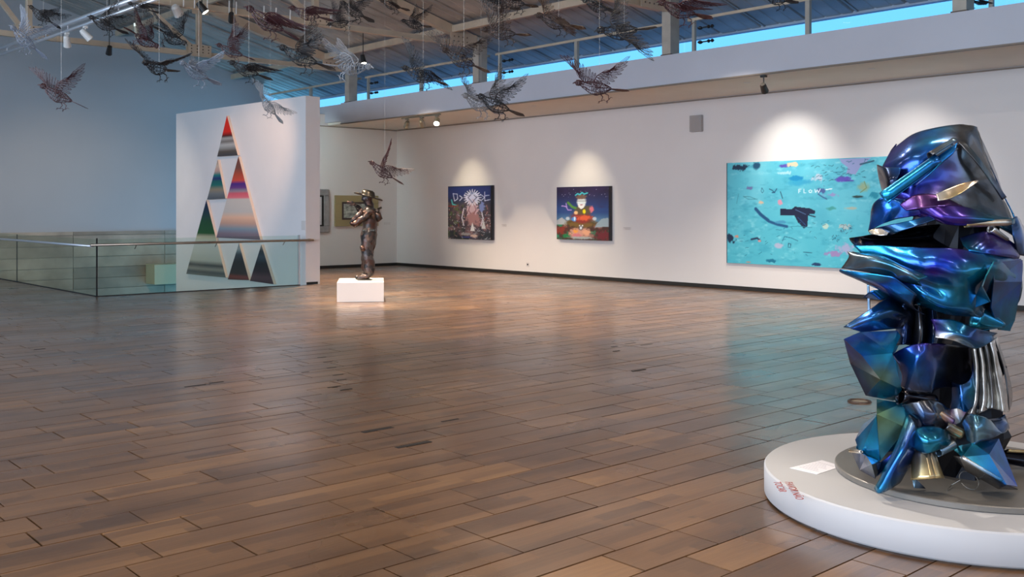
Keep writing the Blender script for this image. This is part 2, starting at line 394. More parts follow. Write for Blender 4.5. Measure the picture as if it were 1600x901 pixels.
while y < YG+.2:
    for me in (mr, ml):
        o = bpy.data.objects.new('roof_sheet', me); o.location = (0, y, .012*(k % 2)); link(o, ceil_)
    y += SW-.035; k += 1
eb = struct('trim_eave', MB().box((16.0, -6.2, deck_z(16)-.03), (16.14, YG+.3, deck_z(16)+.03)), M_fasc)

# ---- high window band
XWN = 14.74
for i in range(len(TR)):
    y0 = TR[i]; y1 = TR[i+1] if i+1 < len(TR) else YG
    w = struct('window_%d' % (i+3), MB().box((XWN+.03, y0+.02, ZF1), (XWN+.04, y1-.02, 5.12)), M_wglass)
    MB().box((XWN-.03, y0+.12, 5.07), (XWN+.03, y1-.12, 5.12)).build('window_rail', M_steel, w)
    for ym in (y0-.0+.35, (y0+y1)/2):
        pass
    for ym in ((y0+y1)/2+.05,):
        MB().box((XWN-.04, ym-.04, ZF1-.02), (XWN+.03, ym+.04, 5.07)).build('window_mullion', M_steel2, w)
    MB().box((XWN-.03, y0-.28-.0, ZF1-.02), (XWN+.03, y0-.22, 5.07)).build('window_mullion', M_steel2, w)
    for zc in (4.66, 4.92):
        c = MB(); yy = y0-.34; c.bar((XWN+.0, yy, zc), (XWN+.0, yy-.32, zc), .022, .022)
        c.lathe([(.02,-.03),(.05,-.01),(.05,.01),(.02,.03)], (XWN, yy-.05, zc), 8); c.lathe([(.015,-.03),(.04,0),(.015,.03)], (XWN, yy-.24, zc), 8); c.lathe([(.015,-.03),(.04,0),(.015,.03)], (XWN, yy-.32, zc), 8)
        c.build('glass_clamp', M_black, w)
# ledge of the flat roof outside
struct('trim_sill', MB().box((XF+.14, -6, ZF1-.03), (XWN+.12, YG, ZF1-.005)), M_fasc)

# ------------------------------------------------------------------ balustrade round the stair void
bl = empty('glass_balustrade', (6.5, YE, 0), 0, 'frameless glass balustrade with bronze handrail around the stair opening', 'balustrade')
yy = YE
cuts = [YE+.02, 23.75, 27.7]
for a, b in zip(cuts[:-1], cuts[1:]): MB().box((6.5, a+.01, .0), (6.515, b-.01, 1.05)).build('glass_panel', M_glass, bl)
xs = [6.53, 10.70]
for a, b in zip(xs[:-1], xs[1:]): MB().box((a, YE, 0), (b, YE+.015, 1.05)).build('glass_panel', M_glass, bl)
MB().box((6.49, YE-.01, 0), (6.515, YE+.015, 1.07)).build('corner_post', M_black, bl)
MB().box((6.503, 23.738, 0), (6.518, 23.762, 1.05)).build('joint_strip', M_black, bl)
MB().tube([(6.40, 27.7, .93), (6.40, YE-.06, .93)], .022, 10).build('handrail', M_pipe, bl, smooth=True)
MB().tube([(6.36, YE-.08, .95), (10.98, YE-.08, .95)], .024, 10).build('handrail', M_rail, bl, smooth=True)
for (x, y) in ((7.2, YE-.08), (8.8, YE-.08), (10.3, YE-.08)):
    MB().tube([(x, y, .93), (x, YE, .86)], .009, 6).build('rail_bracket', M_rail, bl)
MB().tube([(10.90, YE-.08, .95), (10.90, YE+.0, .95)], .03, 10).build('end_bracket', M_rail, bl)
MB().box((10.66, YE-.012, 0), (10.70, YE+.02, 1.06)).build('end_channel', M_pipe, bl)
MB().box((6.48, YE-.015, -.02), (10.70, YE+.02, .012)).box((6.48, YE, -.02), (6.52, YG, .012)).build('base_channel', M_black, bl)

# ------------------------------------------------------------------ free-standing partition
PA = Vector((10.86, 18.79, 0)); PD = Vector((-.0640, .998, 0)).normalized(); PN = Vector((-PD.y, PD.x, 0))   # PN: towards the viewer's side (-X)
PL = 5.8
mb = MB()
def pp(s, z, off=0): return PA+PD*s+PN*off+Vector((0, 0, z))
B = -PN*.36
mb.hexa([pp(0,-3.2), pp(0,-3.2)+B, pp(PL,-3.2)+B, pp(PL,-3.2), pp(0,4.02), pp(0,4.02)+B, pp(PL,4.02)+B, pp(PL,4.02)])
wp = struct('wall_partition', mb, M_part)
mb = MB(); mb.hexa([pp(0,4.03,.01), pp(0,4.03,-.0)+B, pp(PL,4.03)+B, pp(PL,4.03,.01), pp(0,4.13,.01), pp(0,4.13)+B, pp(PL,4.13)+B, pp(PL,4.13,.01)]); mb.build('trim_cap', M_part, wp)
mb = MB(); mb.hexa([pp(-.012,.0,-.02), pp(-.012,0,-.30), pp(.02,0,-.30), pp(.02,0,-.02), pp(-.012,.05,-.02), pp(-.012,.05,-.30), pp(.02,.05,-.30), pp(.02,.05,-.02)]); mb.build('base_gap', M_black, wp)
MB().lathe([(.001,0),(.05,.0),(.05,.03),(.001,.03)], (0,0,0), 14).build('round_fitting', mat('fitting', (.45,.38,.26), .5), wp, loc=None)
rf = wp.children[-1]; rf.matrix_world = Matrix.Translation(PA-PN*.2+Vector((0,-.003,4.05))) @ Matrix.Rotation(math.pi/2, 4, 'X')

def on_part(px, py):
    R = ray(px, py); # CAM + t R on plane through PA normal PN
    t = (PA-Vector((0,0,0))).dot(PN)/Vector((R.x, R.y, 0)).dot(PN); q = CAM+R*t
    return ((q-PA).dot(PD), q.z)
def stripes(name, stops):
    m = bpy.data.materials.new(name); m.use_nodes = True; nt = m.node_tree; b = nt.nodes['Principled BSDF']; b.inputs['Roughness'].default_value = .55
    t = nt.nodes.new('ShaderNodeTexCoord'); s = nt.nodes.new('ShaderNodeSeparateXYZ'); r = nt.nodes.new('ShaderNodeValToRGB')
    nt.links.new(t.outputs['Generated'], s.inputs[0]); nt.links.new(s.outputs['Z'], r.inputs[0]); nt.links.new(r.outputs[0], b.inputs['Base Color'])
    e = r.color_ramp.elements
    for i, (p, c) in enumerate(stops):
        c = tuple((v/255)**2.2 for v in c)
        if i < 2: e[i].position = p; e[i].color = (*c, 1)
        else: k = e.new(p); k.color = (*c, 1)
    return m
M_edge = mat('canvas_edge', (.78,.62,.52), .7)
TRI = [
 ('top triangle canvas painted red over grey bands, apex of the stacked triangle piece', [(358.7,180.2),(343.3,245),(376,243)],
  [(0,(70,70,75)),(.12,(90,80,72)),(.2,(150,148,145)),(.28,(190,188,185)),(.36,(120,112,108)),(.44,(175,172,168)),(.5,(80,20,15)),(.6,(225,35,15)),(1,(240,50,20))]),
 ('small triangle canvas in teal and sand stripes, left in the second tier', [(344.3,249),(327.4,312),(356.6,310.4)],
  [(0,(80,88,96)),(.15,(118,120,122)),(.25,(150,135,112)),(.36,(20,110,105)),(.46,(20,95,95)),(.53,(22,30,110)),(.62,(30,125,120)),(.72,(200,160,150)),(.85,(215,190,170)),(1,(160,130,110))]),
 ('large triangle canvas with brown, violet, pink and pale stripes, right in the middle tier', [(376.8,243),(341.7,371.5),(411.5,375)],
  [(0,(110,98,112)),(.06,(130,115,125)),(.12,(130,150,165)),(.19,(205,160,140)),(.26,(238,190,160)),(.33,(205,195,188)),(.48,(212,200,190)),(.5,(235,120,130)),(.55,(225,95,110)),(.58,(150,140,150)),(.62,(110,60,130)),(.67,(75,40,130)),(.71,(215,80,60)),(.78,(185,75,50)),(.86,(120,72,60)),(1,(130,70,60))]),
 ('large triangle canvas fading dark green to pale grey, lower left behind the handrail', [(326.6,311),(294.5,428),(357.6,434)],
  [(0,(120,122,118)),(.05,(90,95,98)),(.09,(150,148,140)),(.14,(70,76,80)),(.2,(190,188,176)),(.32,(205,203,192)),(.42,(205,205,198)),(.5,(196,190,160)),(.56,(35,85,45)),(.72,(28,75,50)),(.85,(20,50,70)),(1,(30,40,80))]),
 ('narrow dark grey triangle canvas with a red lower edge, bottom middle behind glass', [(377.5,379),(359.8,436.4),(393.8,437.5)],
  [(0,(90,62,62)),(.1,(130,70,68)),(.18,(62,60,64)),(.5,(48,52,58)),(.7,(70,80,90)),(.85,(150,160,165)),(1,(120,130,140))]),
 ('narrow dark triangle canvas with a plum lower half, bottom right behind glass', [(412.6,381),(394.5,438.7),(432.3,444)],
  [(0,(84,66,74)),(.15,(98,74,82)),(.3,(58,50,60)),(.5,(44,46,54)),(.68,(70,82,96)),(.82,(52,58,66)),(1,(150,150,150))])]
for i, (lab, P, st) in enumerate(TRI):
    q = [on_part(*p) for p in P]; c = (sum(a for a, _ in q)/3, sum(b for _, b in q)/3)
    q = [(c[0]+(a-c[0])*.985, c[1]+(b-c[1])*.985) for a, b in q]
    th = .07; mb = MB(); base = [pp(s, z, th) for s, z in q]+[pp(s, z, .005) for s, z in q]
    mb.v = [tuple(v) for v in base]; mb.f = [[0,1,2],[5,4,3],[0,3,4,1],[1,4,5,2],[2,5,3,0]]; mb.m = [0,1,1,1,1]
    o = mb.build('triangle_canvas', [stripes('stripes_%d' % i, st), M_edge]); tag(o, lab, 'painting', 'triangular canvases of one wall piece')

# ------------------------------------------------------------------ paintings: colour laid on fine grids
def paint_canvas(name, label, W_, H_, nx, ny, painter, place, th=.05, edge=(.03,.03,.04), rough=.45):
    img = painter(nx, ny)          # ny+1 rows (top first) x nx+1 x 3, sRGB 0-1
    t = empty(name, place @ Vector((0, 0, -H_/2)), 0, label, 'painting')
    xs_ = np.linspace(-W_/2, W_/2, nx+1); zs = np.linspace(H_/2, -H_/2, ny+1)
    X, Z = np.meshgrid(xs_, zs); V = np.stack([X.ravel(), np.full(X.size, -th), Z.ravel()], 1)
    V = (np.array(place.to_3x3()) @ V.T).T + np.array(place.translation)
    idx = np.arange((nx+1)*(ny+1)).reshape(ny+1, nx+1)
    q = np.stack([idx[1:, :-1], idx[1:, 1:], idx[:-1, 1:], idx[:-1, :-1]], -1).reshape(-1, 4)
    me = bpy.data.meshes.new('painted_surface'); me.from_pydata(V.tolist(), [], q.tolist())
    ca = me.color_attributes.new('paint', 'FLOAT_COLOR', 'POINT')
    lin = np.clip(img, 0, 1)**2.2; col = np.concatenate([lin.reshape(-1, 3), np.ones((lin.shape[0]*lin.shape[1], 1))], 1)
    ca.data.foreach_set('color', col.astype(np.float32).ravel())
    m = bpy.data.materials.new(name+'_paint'); m.use_nodes = True; a = m.node_tree.nodes.new('ShaderNodeAttribute'); a.attribute_name = 'paint'
    b = m.node_tree.nodes['Principled BSDF']; m.node_tree.links.new(a.outputs['Color'], b.inputs['Base Color']); b.inputs['Roughness'].default_value = rough
    me.materials.append(m); o = bpy.data.objects.new('painted_surface', me); link(o, t); o.matrix_parent_inverse = t.matrix_world.inverted()
    e = MB(); e.box((-W_/2, -th+.001, -H_/2), (W_/2, -.004, H_/2)); e.v = [tuple(place @ Vector(v)) for v in e.v]
    e.build('stretcher', mat(name+'_edge', edge, .6), t)
    return t
class Canvas:
    def __init__(s, nx, ny, asp, base):
        s.Y, s.X = np.mgrid[0:ny+1, 0:nx+1]; s.X = s.X/nx*asp; s.Y = s.Y/ny; s.asp = asp
        s.I = np.ones((ny+1, nx+1, 3))*np.array(base)/255
        s.r = np.random.RandomState(3)
    def noise(s, f, seed=0, fx=1.0):
        r = np.random.RandomState(seed); out = np.zeros(s.X.shape); amp = 1; tot = 0
        for o in range(4):
            g = r.rand(int(f*2**o)+3, int(f*2**o*s.asp*fx)+3)
            u = s.X*f*2**o*fx; v = s.Y*f*2**o; i = u.astype(int); j = v.astype(int); a = u-i; b = v-j
            a = a*a*(3-2*a); b = b*b*(3-2*b)
            out += amp*((g[j,i]*(1-a)+g[j,i+1]*a)*(1-b)+(g[j+1,i]*(1-a)+g[j+1,i+1]*a)*b); tot += amp; amp *= .55
        return out/tot
    def mix(s, m, c): m = np.clip(m, 0, 1)[..., None]; s.I = s.I*(1-m)+m*np.array(c)/255
    def blob(s, x, y, rx, ry, c, rot=0, soft=.35, rag=.35, seed=0, a=1):
        dx, dy = s.X-x, s.Y-y; ca, sa = math.cos(rot), math.sin(rot); u = (dx*ca+dy*sa)/rx; v = (-dx*sa+dy*ca)/ry
        d = np.sqrt(u*u+v*v)+(s.noise(34, seed+int(x*97+y*31) % 999)-.5)*2.6*rag; s.mix((1-d)/soft*a, c)
    def line(s, pts, w, c, a=1):
        d = np.full(s.X.shape, 9.)
        for (x0, y0), (x1, y1) in zip(pts[:-1], pts[1:]):
            vx, vy = x1-x0, y1-y0; L2 = vx*vx+vy*vy+1e-12; t = np.clip(((s.X-x0)*vx+(s.Y-y0)*vy)/L2, 0, 1)
            d = np.minimum(d, np.hypot(s.X-x0-t*vx, s.Y-y0-t*vy))
        s.mix((w-d)/(w*.5)*a, c)
    def poly(s, P, c, a=1):
        ins = np.zeros(s.X.shape, bool); n = len(P)
        for i in range(n):
            (x0, y0), (x1, y1) = P[i], P[(i+1) % n]
            if y0 == y1: continue
            cond = ((y0 > s.Y) != (y1 > s.Y)) & (s.X < (x1-x0)*(s.Y-y0)/(y1-y0)+x0); ins ^= cond
        s.mix(ins*a, c)

def paint_blue(nx, ny):
    # fractional coordinates taken over the canvas: x 0..1.62, y 0..1
    A = 4.68/2.0; c = Canvas(nx, ny, A, (92, 190, 208))
    c.mix((c.noise(3, 5)-.45)*2.2, (120, 208, 222)); c.mix((c.Y-.45)*.9, (62, 168, 190)); c.mix((c.noise(22, 9, .4)-.55)*2.2, (52, 150, 178)); c.mix((c.noise(26, 19, .5)-.60)*3, (140, 215, 225))
    def P(px, py):  # crop coordinates (1229 x 901 view) to canvas coordinates
        q = on_x(1110+px/4.097, 220+py/4.097, XW-.05); return ((12.10-q.y)/2.0, (2.53-q.z)/2.0)
    def B(px, py, rx, ry, col, **kw): x, y = P(px, py); c.blob(x, y, rx/640, ry/850, col, **kw)
    def Ln(pts, w, col, a=1): c.line([P(*p) for p in pts], w/820, col, a)
    B(180,170,58,26,(25,50,75),rag=.9); B(295,160,30,36,(30,80,110),rag=.3); B(478,158,36,12,(90,80,170),rag=.8); B(528,152,44,20,(225,200,165),rag=.6)
    B(480,205,40,16,(170,215,225),rag=.9); B(560,268,90,32,(60,170,205),rag=.2,soft=.6); B(548,238,52,26,(22,140,190),rag=.3); B(600,262,100,22,(60,165,200),rag=.3,soft=.8)
    c.poly([P(825,115),P(1030,108),P(960,165),P(930,215),P(870,210),P(880,170),P(840,140)], (150,160,205)); Ln([(960,150),(1045,128)],8,(45,90,110))
    B(845,245,55,28,(95,80,180),rag=.4); B(890,255,45,8,(85,70,165)); B(980,295,46,48,(150,175,140),rag=.25,soft=.7); Ln([(960,330),(1000,300),(985,260)],5,(120,150,105)); B(940,357,42,11,(40,62,60),rag=.2)
    B(1050,350,34,26,(30,140,165),rag=.5); B(690,240,60,30,(185,200,215),rag=.9,a=.8); B(710,315,34,24,(75,95,150),rag=.9)
    for i in range(46):
        r = random.Random(i); x = r.uniform(640,1000); y = r.uniform(150,270)-(x-640)*.1; Ln([(x,y),(x+r.uniform(8,26),y-r.uniform(-6,12))],3,(40,110,135))
    # white hand-lettered word
    L0 = (232,246,248)
    Ln([(565,334),(565,310),(580,310)],3.2,L0); Ln([(565,321),(577,321)],3,L0); Ln([(598,308),(598,332),(612,332)],3.2,L0)
    Ln([(640,313),(630,320),(634,330),(646,330),(650,319),(640,313)],3.4,L0); Ln([(668,310),(674,330),(684,314),(693,330),(703,308)],4,L0); Ln([(740,312),(778,306)],5,L0)
    B(770,345,50,12,(150,150,200),rag=.9); Ln([(690,340),(720,360),(745,372)],6,(60,90,140))
    Ln([(330,300),(324,320),(332,334),(342,320),(330,302)],3,(35,95,130)); Ln([(378,308),(395,316),(410,330),(425,306)],5,(30,80,115)); Ln([(395,330),(412,330)],5,(30,80,115))
    B(250,302,28,12,(110,120,170),rag=.9); Ln([(448,325),(462,368)],5,(30,70,100)); B(445,392,18,26,(215,150,170),rag=.5); B(325,392,20,18,(220,190,160),rag=.6)
    Ln([(210,355),(240,372),(300,374)],3,(60,130,150)); Ln([(212,356),(250,356),(290,372)],3,(60,130,150)); Ln([(180,340),(168,400)],3,(60,140,160))
    Ln([(290,435),(310,455),(335,482),(375,515),(430,535),(490,548)],14,(30,85,130)); Ln([(290,435),(320,470),(370,508)],17,(30,82,125)); B(450,520,40,16,(70,150,185),rag=.4)
    # dark plane-like stroke
    c.poly([P(448,432),P(520,438),P(540,420),P(640,432),P(672,448),P(668,466),P(625,470),P(622,545),P(598,562),P(560,520),P(538,478),P(448,478)], (24,32,62)); Ln([(560,455),(670,486)],6,(24,32,62)); Ln([(545,440),(610,470)],3,(90,120,160)); Ln([(560,490),(610,540)],3,(50,90,140))
    B(780,432,38,16,(70,160,155),rag=.4,a=.8); B(900,432,46,12,(170,185,170),rag=.4,a=.8); B(735,545,26,24,(185,215,200),rag=.3); B(860,545,34,22,(165,190,190),rag=.9)
    Ln([(500,550),(560,545),(650,556)],3,(50,140,160))
    for i in range(30):
        r = random.Random(50+i); x = r.uniform(180,760); y = r.uniform(500,740); Ln([(x,y),(x+r.uniform(-18,22),y+r.uniform(-14,14))],2.6,(28,105,135))
    for i in range(24):
        r = random.Random(90+i); x = r.uniform(830,900); y = r.uniform(530,590); Ln([(x,y),(x+r.uniform(-12,16),y+r.uniform(-12,12))],2.4,(45,90,115))
    B(130,625,40,38,(25,50,75),rag=.7); B(170,612,26,16,(200,150,130),rag=.5); Ln([(262,630),(300,622),(320,640)],10,(30,50,80)); B(315,640,14,10,(200,150,150)); B(440,670,36,24,(170,180,205),rag=.3)
    Ln([(460,640),(475,612),(520,622),(560,640)],4,(30,105,135)); Ln([(500,655),(515,660),(512,682),(498,680),(500,655)],3.5,(25,70,100)); Ln([(595,712),(650,716)],3.5,(30,90,115))
    B(870,690,60,46,(160,170,205),rag=.5); B(790,722,52,22,(150,130,180),rag=.7); B(680,790,42,14,(30,60,100),rag=.5); B(395,768,38,14,(25,110,140),rag=.6); B(240,775,26,6,(180,140,120),rag=.6)
    for i in range(12):
        r = random.Random(190+i); x = r.uniform(780,830); y = r.uniform(605,640); Ln([(x,y),(x+r.uniform(-4,10),y+r.uniform(-12,12))],3,(35,95,120))
    Ln([(1045,172),(1056,184),(1046,194),(1034,184),(1045,172)],3,(150,215,225)); c.mix((.012-c.X)*200, (60,80,90)); return c.I
def paint_throne(nx, ny):
    A = .84; c = Canvas(nx, ny, A, (60,58,72)); c.mix((.34-c.Y)*6, (30,46,105)); c.mix((c.Y-.32)*3, (75,62,70)); c.mix((c.Y-.66)*5, (46,50,58)); c.mix((c.noise(10,3)-.5)*4*(c.Y > .3), (128,96,100)); c.mix((c.noise(16,8)-.55)*5*(c.Y > .32)*(c.X < .3), (90,105,60))
    r = random.Random(4)
    for i in range(150):
        x = r.uniform(0,A); y = r.uniform(.5,1); L = r.uniform(.02,.07); an = r.uniform(0,3.14); g = r.choice([(200,205,212),(150,158,170),(24,24,34),(70,80,110),(190,160,150)]); c.line([(x,y),(x+L*math.cos(an),y+L*math.sin(an)*.6)],.005,g,.8)
    for i in range(90):
        x = r.uniform(0,A); y = r.uniform(.3,.75); L = r.uniform(.02,.06); g = r.choice([(210,150,140),(150,60,50),(60,90,60),(210,200,190),(40,30,40)]); an = r.uniform(.8,2.2); c.line([(x,y),(x+L*math.cos(an),y+L*math.sin(an))],.006,g,.8)
    c.blob(.47,.24,.15,.15,(196,200,228),rag=.5); c.blob(.47,.45,.13,.18,(200,170,180),rag=.5); c.blob(.48,.62,.15,.14,(165,120,120),rag=.5)
    for k in range(20):
        an = k*math.pi/10; c.line([(.47+.10*math.cos(an),.22+.10*math.sin(an)),(.47+.165*math.cos(an),.22+.15*math.sin(an))],.008,(235,238,250))
    for s in (-1,1):
        c.line([(.47+s*.03,.17),(.47+s*.08,.22),(.47+s*.03,.27),(.47,.32)],.008,(50,50,90)); c.line([(.47+s*.04,.36),(.47+s*.07,.45),(.47+s*.03,.52)],.007,(110,40,60)); c.line([(.47+s*.16,.42),(.47+s*.20,.60),(.47+s*.16,.74)],.012,(215,215,228),.9)
    c.line([(.10,.14),(.13,.28),(.19,.24),(.18,.15),(.10,.14)],.008,(210,220,245)); c.line([(.23,.18),(.28,.22),(.23,.27)],.009,(220,225,245)); c.line([(.07,.26),(.09,.34),(.18,.37)],.016,(80,190,190))
    c.line([(.62,.16),(.70,.22),(.63,.28)],.008,(200,210,240)); c.line([(.70,.12),(.70,.28),(.80,.26)],.009,(210,220,250)); c.line([(.70,.19),(.78,.18)],.008,(200,210,245)); c.line([(.0,.38),(.2,.37)],.012,(150,60,45))
    c.poly([(.47,.68),(.43,.84),(.52,.84)],(225,225,225)); c.poly([(.68,.62),(.64,.80),(.72,.80)],(195,198,200)); c.blob(.65,.40,.06,.10,(120,135,190),rag=.5); c.blob(.35,.90,.12,.03,(150,150,150)); c.blob(.5,.93,.08,.03,(205,180,165)); c.blob(.36,.96,.12,.015,(60,70,140))
    c.mix((c.X-.80)*60, (18,18,24)); c.mix((.02-c.Y)*90, (30,34,50)); return c.I
def paint_sitter(nx, ny):
    A = .99; c = Canvas(nx, ny, A, (40,72,130)); c.mix((.42-c.Y)*3, (40,32,66)); c.mix((c.noise(6,3)-.5)*2*(c.Y < .4), (60,44,90)); c.mix((c.Y-.48)*6, (95,140,170)); c.mix((c.Y-.64)*14, (70,46,42)); c.mix((c.noise(12,7)-.5)*5*(c.Y > .62), (150,110,100)); c.mix((c.noise(14,17)-.56)*7*(c.Y > .7), (40,130,95))
    c.poly([(0,.64),(.1,.58),(.2,.66),(.2,.72),(0,.72)],(175,180,185)); c.poly([(.74,.70),(.84,.60),(.96,.58),(.97,.74),(.72,.76)],(150,170,180)); c.blob(.86,.92,.16,.12,(110,40,50),rag=.6); c.blob(.09,.82,.12,.08,(130,50,40),rag=.6); c.blob(.17,.93,.09,.05,(30,120,70),rag=.5)
    c.blob(.45,.86,.24,.12,(205,150,130),rag=.4); c.blob(.36,.84,.05,.04,(235,160,70),rag=.4); c.blob(.38,.92,.10,.05,(205,120,130),rag=.5); c.blob(.56,.86,.08,.06,(225,165,130),rag=.5); c.blob(.45,.96,.26,.03,(160,170,170),rag=.3)
    c.blob(.46,.68,.31,.105,(92,78,40),rag=.2); c.blob(.46,.71,.28,.05,(120,92,45),rag=.4); c.blob(.47,.58,.24,.13,(140,52,50),rag=.2); c.blob(.50,.44,.21,.11,(96,84,62),rag=.25); c.blob(.52,.585,.17,.055,(226,98,62),rag=.4)
    for s in (-1,1): c.blob(.46+s*.25,.60,.045,.04,(190,205,215),rag=.15)
    c.blob(.66,.42,.05,.07,(225,120,135),rag=.3); c.blob(.33,.61,.055,.055,(70,140,215),rag=.2); c.blob(.345,.60,.02,.045,(215,235,250),rag=.2)
    c.blob(.47,.29,.10,.12,(225,235,238),rag=.12); c.poly([(.40,.33),(.54,.33),(.51,.40),(.46,.42),(.42,.38)],(240,240,238)); c.blob(.47,.34,.03,.012,(170,90,100)); c.line([(.38,.27),(.56,.27)],.006,(90,80,80)); c.blob(.47,.19,.12,.05,(120,92,80),rag=.3); c.line([(.36,.16),(.40,.13),(.44,.15),(.48,.11),(.52,.14),(.58,.12)],.016,(70,195,205))
    c.blob(.52,.465,.035,.05,(240,225,30),rag=.1); c.blob(.37,.49,.045,.04,(240,195,140),rag=.1); c.line([(.22,.30),(.30,.38),(.36,.40)],.028,(90,150,60)); c.line([(.10,.36),(.18,.37),(.22,.44),(.28,.44)],.012,(185,150,225)); c.line([(.18,.31),(.20,.40)],.010,(180,150,225))
    c.blob(.46,.77,.05,.055,(60,62,75),rag=.1); c.blob(.46,.775,.03,.035,(225,230,235),rag=.1); c.blob(.44,.73,.015,.02,(230,230,235)); c.blob(.49,.73,.015,.02,(230,230,235))
    for i in range(30):
        r = random.Random(i); c.blob(r.uniform(0,A), r.uniform(.02,.2), .005,.005,(190,190,215),rag=0)
    c.mix((c.X-.955)*60, (14,14,26)); return c.I
def wall_place(y0, y1, z0, z1):     # canvas on the long wall; local x runs towards smaller Y (rightwards for the viewer)
    M = Matrix(((0, 1, 0, XW), (-1, 0, 0, (y0+y1)/2), (0, 0, 1, (z0+z1)/2), (0, 0, 0, 1))); return M
paint_canvas('large_painting', 'wide turquoise abstract canvas with dark strokes and white lettering on long white wall', 4.68, 2.0, 468, 200, paint_blue, wall_place(12.10, 7.42, .53, 2.53), .05, (.45,.42,.38))
paint_canvas('small_painting', 'crowded blue and grey canvas with pale totemic figure, nearer the room corner', 1.83, 1.40, 96, 110, paint_throne, wall_place(21.13, 19.3, .82, 2.21), .07)
paint_canvas('square_painting', 'square canvas of crowned cross-legged sitter under night sky, middle of long wall', 1.72, 1.23, 104, 104, paint_sitter, wall_place(16.96, 15.24, .90, 2.12), .07)

# framed works on the back wall
M_olive = mat('olive_gold_frame', (.36,.30,.15), .45, .2); M_gframe = mat('grey_frame', (.28,.27,.27), .5, var=.2, vscale=8)
a = on_y(522, 305, YB); b = on_y(590, 351, YB)
t = empty('framed_drawing', (0, 0, 0), 0, 'framed green-grey drawing in a broad olive-gold frame, partly behind hatted statue', 'framed picture'); t.location = ((a.x+b.x)/2, YB, b.z); bpy.context.view_layer.update()
x0, x1, z0, z1 = a.x, b.x, b.z-.03, a.z
fr = MB(); w_ = .22
for q in (((x0, YB-.05, z0), (x1, YB-.004, z0+w_)), ((x0, YB-.05, z1-w_), (x1, YB-.004, z1)), ((x0, YB-.05, z0+w_), (x0+w_+.04, YB-.004, z1-w_)), ((x1-w_-.04, YB-.05, z0+w_), (x1, YB-.004, z1-w_))): fr.box(*q)
fr.build('frame', M_olive, t, bevel=.008)
MB().box((x0+w_+.0, YB-.056, z0+w_-.04), (x1-w_-.0, YB-.03, z1-w_+.04)).build('dark_fillet', mat('fillet', (.05,.03,.025), .5), t)
md = mat('green_drawing', (.42,.45,.40), .6, var=.75, vscale=6, coord='Generated')
MB().box((x0+w_+.05, YB-.06, z0+w_+.01), (x1-w_-.05, YB-.05, z1-w_-.01)).build('drawing', md, t)
a = on_y(470, 295, YB); b = on_y(513.5, 363, YB); x0, x1, z0, z1 = a.x, b.x, b.z, a.z
t = empty('framed_print', ((x0+x1)/2, YB, z0), 0, 'tall print in rounded grey frame, half hidden behind free-standing partition', 'framed picture')
x0 = max(x0, 11.5)
fr = MB(); w_ = .17
x0 = x1-1.15
for q in (((x0, YB-.05, z0), (x1, YB-.004, z0+w_)), ((x0, YB-.05, z1-w_), (x1, YB-.004, z1)), ((x0, YB-.05, z0+w_), (x0+w_, YB-.004, z1-w_)), ((x1-w_, YB-.05, z0+w_), (x1, YB-.004, z1-w_))): fr.box(*q)
fr.build('frame', M_gframe, t, bevel=.02)
MB().box((x0+w_, YB-.03, z0+w_), (x1-w_, YB-.02, z1-w_)).build('dark_fillet', M_black, t)
pr = MB().box((x0+w_+.04, YB-.035, z0+w_+.04), (x1-w_-.07, YB-.03, z1-w_-.04)).build('print', mat('print_paper', (.62,.60,.62), .6, var=.1), t)
mk = MB()
for i in range(26):
    r = random.Random(i); zz = z0+w_+.08+i*(z1-z0-2*w_-.16)/26
    mk.bar((x1-w_-.36+r.uniform(-.03,.03), YB-.037, zz), (x1-w_-.12+r.uniform(-.04,.02), YB-.037, zz+r.uniform(-.03,.04)), .012, .003)
mk.build('ink_marks', mat('ink', (.10,.10,.12), .6), t)['kind'] = 'stuff'

# little labels, outlet, loudspeaker
def wall_thing(name, px, py, w, h, th, m, label, cat, bev=0):
    q = on_x(px, py, XW); o = MB().box((XW-th, q.y-w/2, q.z-h/2), (XW-.001, q.y+w/2, q.z+h/2)).build(name, m, bevel=bev); return tag(o, label, cat)
M_card = mat('card_label', (.66,.62,.60), .6)
for px, py, w, lab in ((788, 352, .20, 'small white caption card right of crowded blue and grey canvas'), (980, 357, .24, 'small white caption card right of crowned sitter canvas')):
    o = wall_thing('caption_card', px, py, w, .07, .006, M_card, lab, 'label')
    q = on_x(px, py, XW); ln = MB()
    for i in range(3): ln.box((XW-.0075, q.y-w*.42, q.z+.018-i*.018), (XW-.006, q.y+w*(.42-.1*i), q.z+.023-i*.018))
    l_ = ln.build('printed_lines', mat('caption_ink', (.35,.33,.32), .8), o)
q = on_y(605, 349, YB); tag(MB().box((q.x-.1, YB-.006, q.z-.035), (q.x+.1, YB-.001, q.z+.035)).build('caption_card', M_card), 'small white caption card on back wall beside olive-gold framed drawing', 'label')
o = wall_thing('wall_outlet', 825, 413, .10, .10, .012, M_white, 'small white power outlet low on long white wall', 'outlet', .003)
q = on_x(825, 413, XW); MB().box((XW-.016, q.y-.025, q.z-.02), (XW-.011, q.y+.02, q.z+.02)).build('socket', M_black, o)
q = on_x(1090, 193, XW)
sp = empty('wall_speaker', (XW-.06, q.y, q.z-.17), 0, 'flat grey rectangular loudspeaker box high on long white wall', 'speaker')
MB().box((XW-.09, q.y-.145, q.z-.17), (XW-.002, q.y+.145, q.z+.17)).build('housing', mat('speaker_grey', (.40,.38,.37), .7), sp, bevel=.01)
MB().box((XW-.094, q.y-.13, q.z-.155), (XW-.089, q.y+.13, q.z+.155)).build('grille', mat('speaker_grille', (.36,.34,.33), .8, bump=.6, bscale=160), sp)
s0, z0 = on_part(474, 352)
